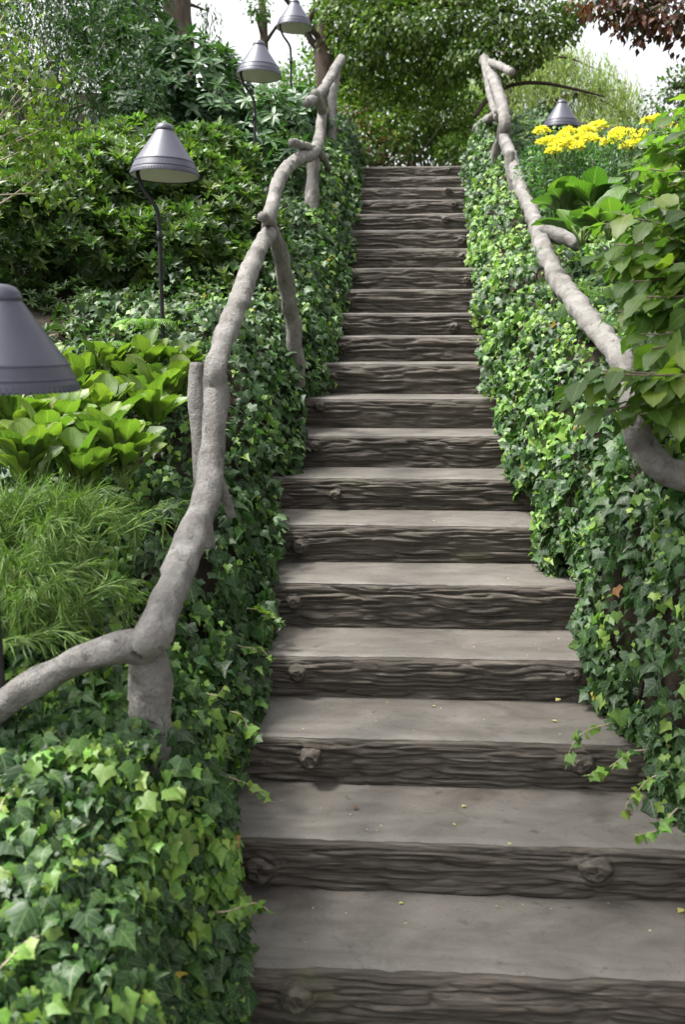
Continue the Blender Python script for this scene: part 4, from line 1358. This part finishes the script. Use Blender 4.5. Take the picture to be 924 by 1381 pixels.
# copper-leaved tree reaching in from the right, its unseen crown extended to shade the stairs
q = gnd(4.3, 5.6)
cp = [q, q + np.array([-.1, 0, 1.2]), q + np.array([-.3, -.1, 2.2]), q + np.array([-.5, -.3, 3.4]), q + np.array([-.6, -.6, 5.0])]
tree('copper_beech', 'purple-leaved tree whose branch hangs into the upper corner', cp, [.18, .16, .14, .11, .06],
     [B(830, 0, 7.6, .34, .35, .14), B(890, 15, 7.4, .34, .35, .18), B(870, 35, 7.5, .16, .2, .12), B(845, 12, 7.5, .22, .2, .12), B(925, 25, 7.3, .25, .3, .18), B(835, 5, 7.6, .34, .35, .14), B(880, 15, 7.4, .30, .35, .18), B(860, 15, 7.5, .25, .3, .12), B(920, 20, 7.3, .30, .3, .18), B(800, 0, 7.7, .2, .3, .1), B(835, 45, 7.6, .06, .1, .06), B(865, 55, 7.5, .06, .1, .08), B(905, 40, 7.4, .12, .1, .1), B(920, -40, 7.4, .6, .6, .25), B(1000, 10, 7.3, .6, .6, .4)]
     + [((x_, y_, z_), (.95, .95, .45)) for x_, y_, z_ in ((2.6, 5.4, 5.3), (3.2, 4.0, 5.0), (2.2, 3.6, 4.9), (2.7, 2.4, 4.6), (1.9, 2.0, 4.5), (3.9, 2.9, 4.6), (3.6, 5.2, 5.8), (2.4, .8, 4.5), (3.4, 1.2, 4.3), (4.8, 4.2, 5.0), (4.4, 1.6, 4.2), (1.0, .6, 4.5), (1.4, -.7, 4.5), (.2, -.3, 4.7), (-.9, 2.5, 4.9), (-1.6, 2.35, 5.0), (-2.2, 2.45, 5.0), (.9, 2.4, 4.7), (-.1, 2.6, 4.8), (.1, 1.6, 4.7))]  # unseen crown spread, added overhead to darken the lower stairs
     + [((x_, y_, 4.95), (.75, .6, .4)) for x_, y_ in ((-1.2, 2.9), (-1.7, 2.6), (-2.0, 2.2), (-1.4, 2.2), (-.9, 2.6)) for _k in range(3)],  # repeated unseen clumps, added to block sun from the lowest steps
     27000, SMALL, .09, [(0.055, 0.020, 0.022), (0.085, 0.030, 0.026), (0.13, 0.05, 0.03), (0.04, 0.045, 0.025)], M['small_leaf'], None, hang=.7, shell=.9, keep=0, limbs=False,
     extra=[([cp[3], np.array([3.0, 6.2, 5.1]), at_d(905, -10, 7.4), at_d(840, 5, 7.6)], [.07, .05, .025, .006]), ([cp[3], np.array([2.8, 4.6, 5.0]), np.array([2.2, 3.0, 4.8]), np.array([1.6, 1.6, 4.6]), np.array([.3, 2.2, 4.7]), np.array([-1.4, 2.4, 4.9])], [.08, .06, .05, .04, .025, .01]),
            ([cp[2], np.array([3.7, 3.8, 4.6]), np.array([3.5, 2.2, 4.5])], [.07, .05, .015])])
q = gnd(4.2, 11.5)
tree('garden_tree', 'dark green tree top showing past the leaves at the right border', [q, q + np.array([0, 0, 1.2]), at_d(905, 120, 11.5)], [.10, .08, .03],
     [B(905, 128, 11.3, .3, .4, .22), B(930, 110, 11.3, .3, .4, .25), B(890, 145, 11.4, .28, .3, .2), B(930, 170, 11.3, .5, .4, .4)],
     1200, SMALL, .08, [(0.04, 0.075, 0.028), (0.07, 0.11, 0.035)], M['small_leaf'], hang=.4, shell=.9)

# ------------------------------------------------------------------ planting at the head of the stairs
HEAD = [(0.06, 0.125, 0.026), (0.10, 0.18, 0.034), (0.15, 0.235, 0.045)]
shrub('bushy_shrub', 'brownish green bush at the head of the stairs on the rail side', 'shrub', [B(500, 190, 11.6, .28, .3, .30), B(478, 170, 11.8, .25, .3, .3), B(530, 205, 11.7, .26, .3, .22), B(470, 205, 11.3, .2, .3, .2)],
      2200, 'loose', SMALL, .075, HEAD + [(0.16, 0.10, 0.04)], M['small_leaf'], hang=.5)
shrub('bushy_shrub', 'shadowed green bush at the middle of the head of the stairs', 'shrub', [B(575, 200, 12.2, .32, .3, .28), B(560, 160, 12.8, .4, .3, .4), B(600, 170, 12.4, .3, .3, .35)],
      2200, 'loose', SMALL, .08, HEAD[:2], M['small_leaf'], hang=.6)
shrub('bushy_shrub', 'bright green bush at the head of the stairs by the far rail post', 'shrub', [B(625, 190, 11.8, .26, .3, .26), B(640, 160, 12.2, .3, .3, .3), B(610, 205, 11.6, .22, .3, .18), B(660, 190, 11.0, .2, .2, .25)],
      2300, 'loose', SMALL, .075, HEAD[1:] + [(0.17, 0.28, 0.04)], M['small_leaf'], hang=.6)
shrub('bushy_shrub', 'tall yellow-green bush rising behind the head of the stairs', 'shrub', [B(520, 140, 12.0, .30, .3, .34), B(570, 130, 11.9, .3, .3, .3), B(610, 145, 11.8, .3, .3, .34), B(540, 175, 11.7, .3, .3, .25), B(480, 140, 12.0, .26, .3, .3)],
      2600, 'loose', SMALL, .085, HEAD[1:] + [(0.19, 0.27, 0.05)], M['small_leaf'], hang=.6)
shrub('hedge', 'dense dark hedge closing the view behind the head of the stairs', 'hedge', [B(480, 150, 14.5, .8, .5, .7), B(560, 150, 14.8, .8, .5, .7), B(640, 165, 14.8, .7, .5, .6), B(400, 160, 14.6, .8, .5, .5), B(320, 170, 14.4, .8, .5, .45), B(540, 90, 15, .9, .5, .6), B(490, 40, 15.2, 1.0, .5, .7), B(600, 40, 15.2, 1.0, .5, .7), B(430, 110, 15, .6, .5, .5)],
      10500, 'loose', SMALL, .11, HEAD[:2], M['small_leaf'], hang=.5)
shrub('hedge', 'grey-green hedge behind the pale weeping tree', 'hedge', [B(720, 190, 16, .9, .6, .35), B(800, 195, 16, .9, .6, .35), B(890, 195, 15.5, .9, .6, .4), B(660, 190, 16, .8, .6, .35)],
      4500, 'loose', SMALL, .11, [(0.09, 0.16, 0.04), (0.13, 0.21, 0.06)], M['small_leaf'], hang=.5)

# ------------------------------------------------------------------ fallen leaves on the treads
FL = [tpl_diamond(.34, .3, .1, .5), IVY]
NOTE = [(756, 942, 3, .030, 'yellow-green fallen leaf at the back of a tread near the hanging vine'), (752, 973, 2, .022, 'small pale fallen leaf in the middle of the tread near the hanging vine'),
        (686, 1139, 1, .020, 'yellow fallen petal lying on the front edge of a tread'), (622, 1088, 1, .022, 'pale yellow fallen leaf near the back of the second lowest tread'),
        (484, 1088, 1, .026, 'brown curled fallen leaf on the second lowest tread'), (586, 953, 2, .020, 'pale fallen petal at the back edge of a tread'), (845, 1092, 1, .030, 'dark red fallen leaf in the shade of the right bank'),
        (915, 1231, 0, .032, 'pale fallen leaf on the lowest tread at the photo border'), (545, 1218, 0, .018, 'tiny pale petal at the back of the lowest tread'), (611, 1110, 1, .014, 'tiny pale petal beside the yellow fallen leaf')]
for (px, py, st, size, lab) in NOTE:
    zt = SZ[st]
    d = ray(px, py)
    p = CAM + d * ((zt + .006 - CAM[2]) / d[2])
    c = {'brown': (0.16, 0.10, 0.06), 'dark': (0.10, 0.04, 0.03)}.get(lab.split()[0], (0.50, 0.46, 0.16))
    me = mesh_np('fallen_leaf', FL[0][0] * size, FL[0][1], M['petal'], np.tile(np.array(c), (5, 1)), FL[0][2])
    o = link('fallen_leaf', me, None, p)
    o.rotation_euler = (random.uniform(-.1, .1), random.uniform(-.1, .1), random.uniform(0, 6.28))
    tag(o, lab, 'leaf', 'fallen leaves on the treads')
P, S = [], []
for i in range(8):
    for k in range(random.randint(10, 20) if i < 4 else 5):
        P.append((random.uniform(XL[i] + .05, XR[i] - .05), SY[i] + random.uniform(.03, RUN - .01), SZ[i] + .005)); S.append(random.uniform(.004, .010))
P = np.array(P)
n = len(P)
y = rng.normal(size=(n, 3)) * np.array([1, 1, .1])
leaf_mass('litter', tpl_diamond(.45, .2, .1, .5), P, frames(y, np.tile(np.array([0, 0, 1.]), (n, 1)) + rng.normal(size=(n, 3)) * .15), np.array(S),
          tints(n, [(0.58, 0.54, 0.30), (0.46, 0.40, 0.16), (0.18, 0.13, 0.08)]), M['petal'])
tag(bpy.context.scene.objects['litter'], 'tiny pale petals and bud scales scattered over the lower treads', 'litter', None, 'stuff')
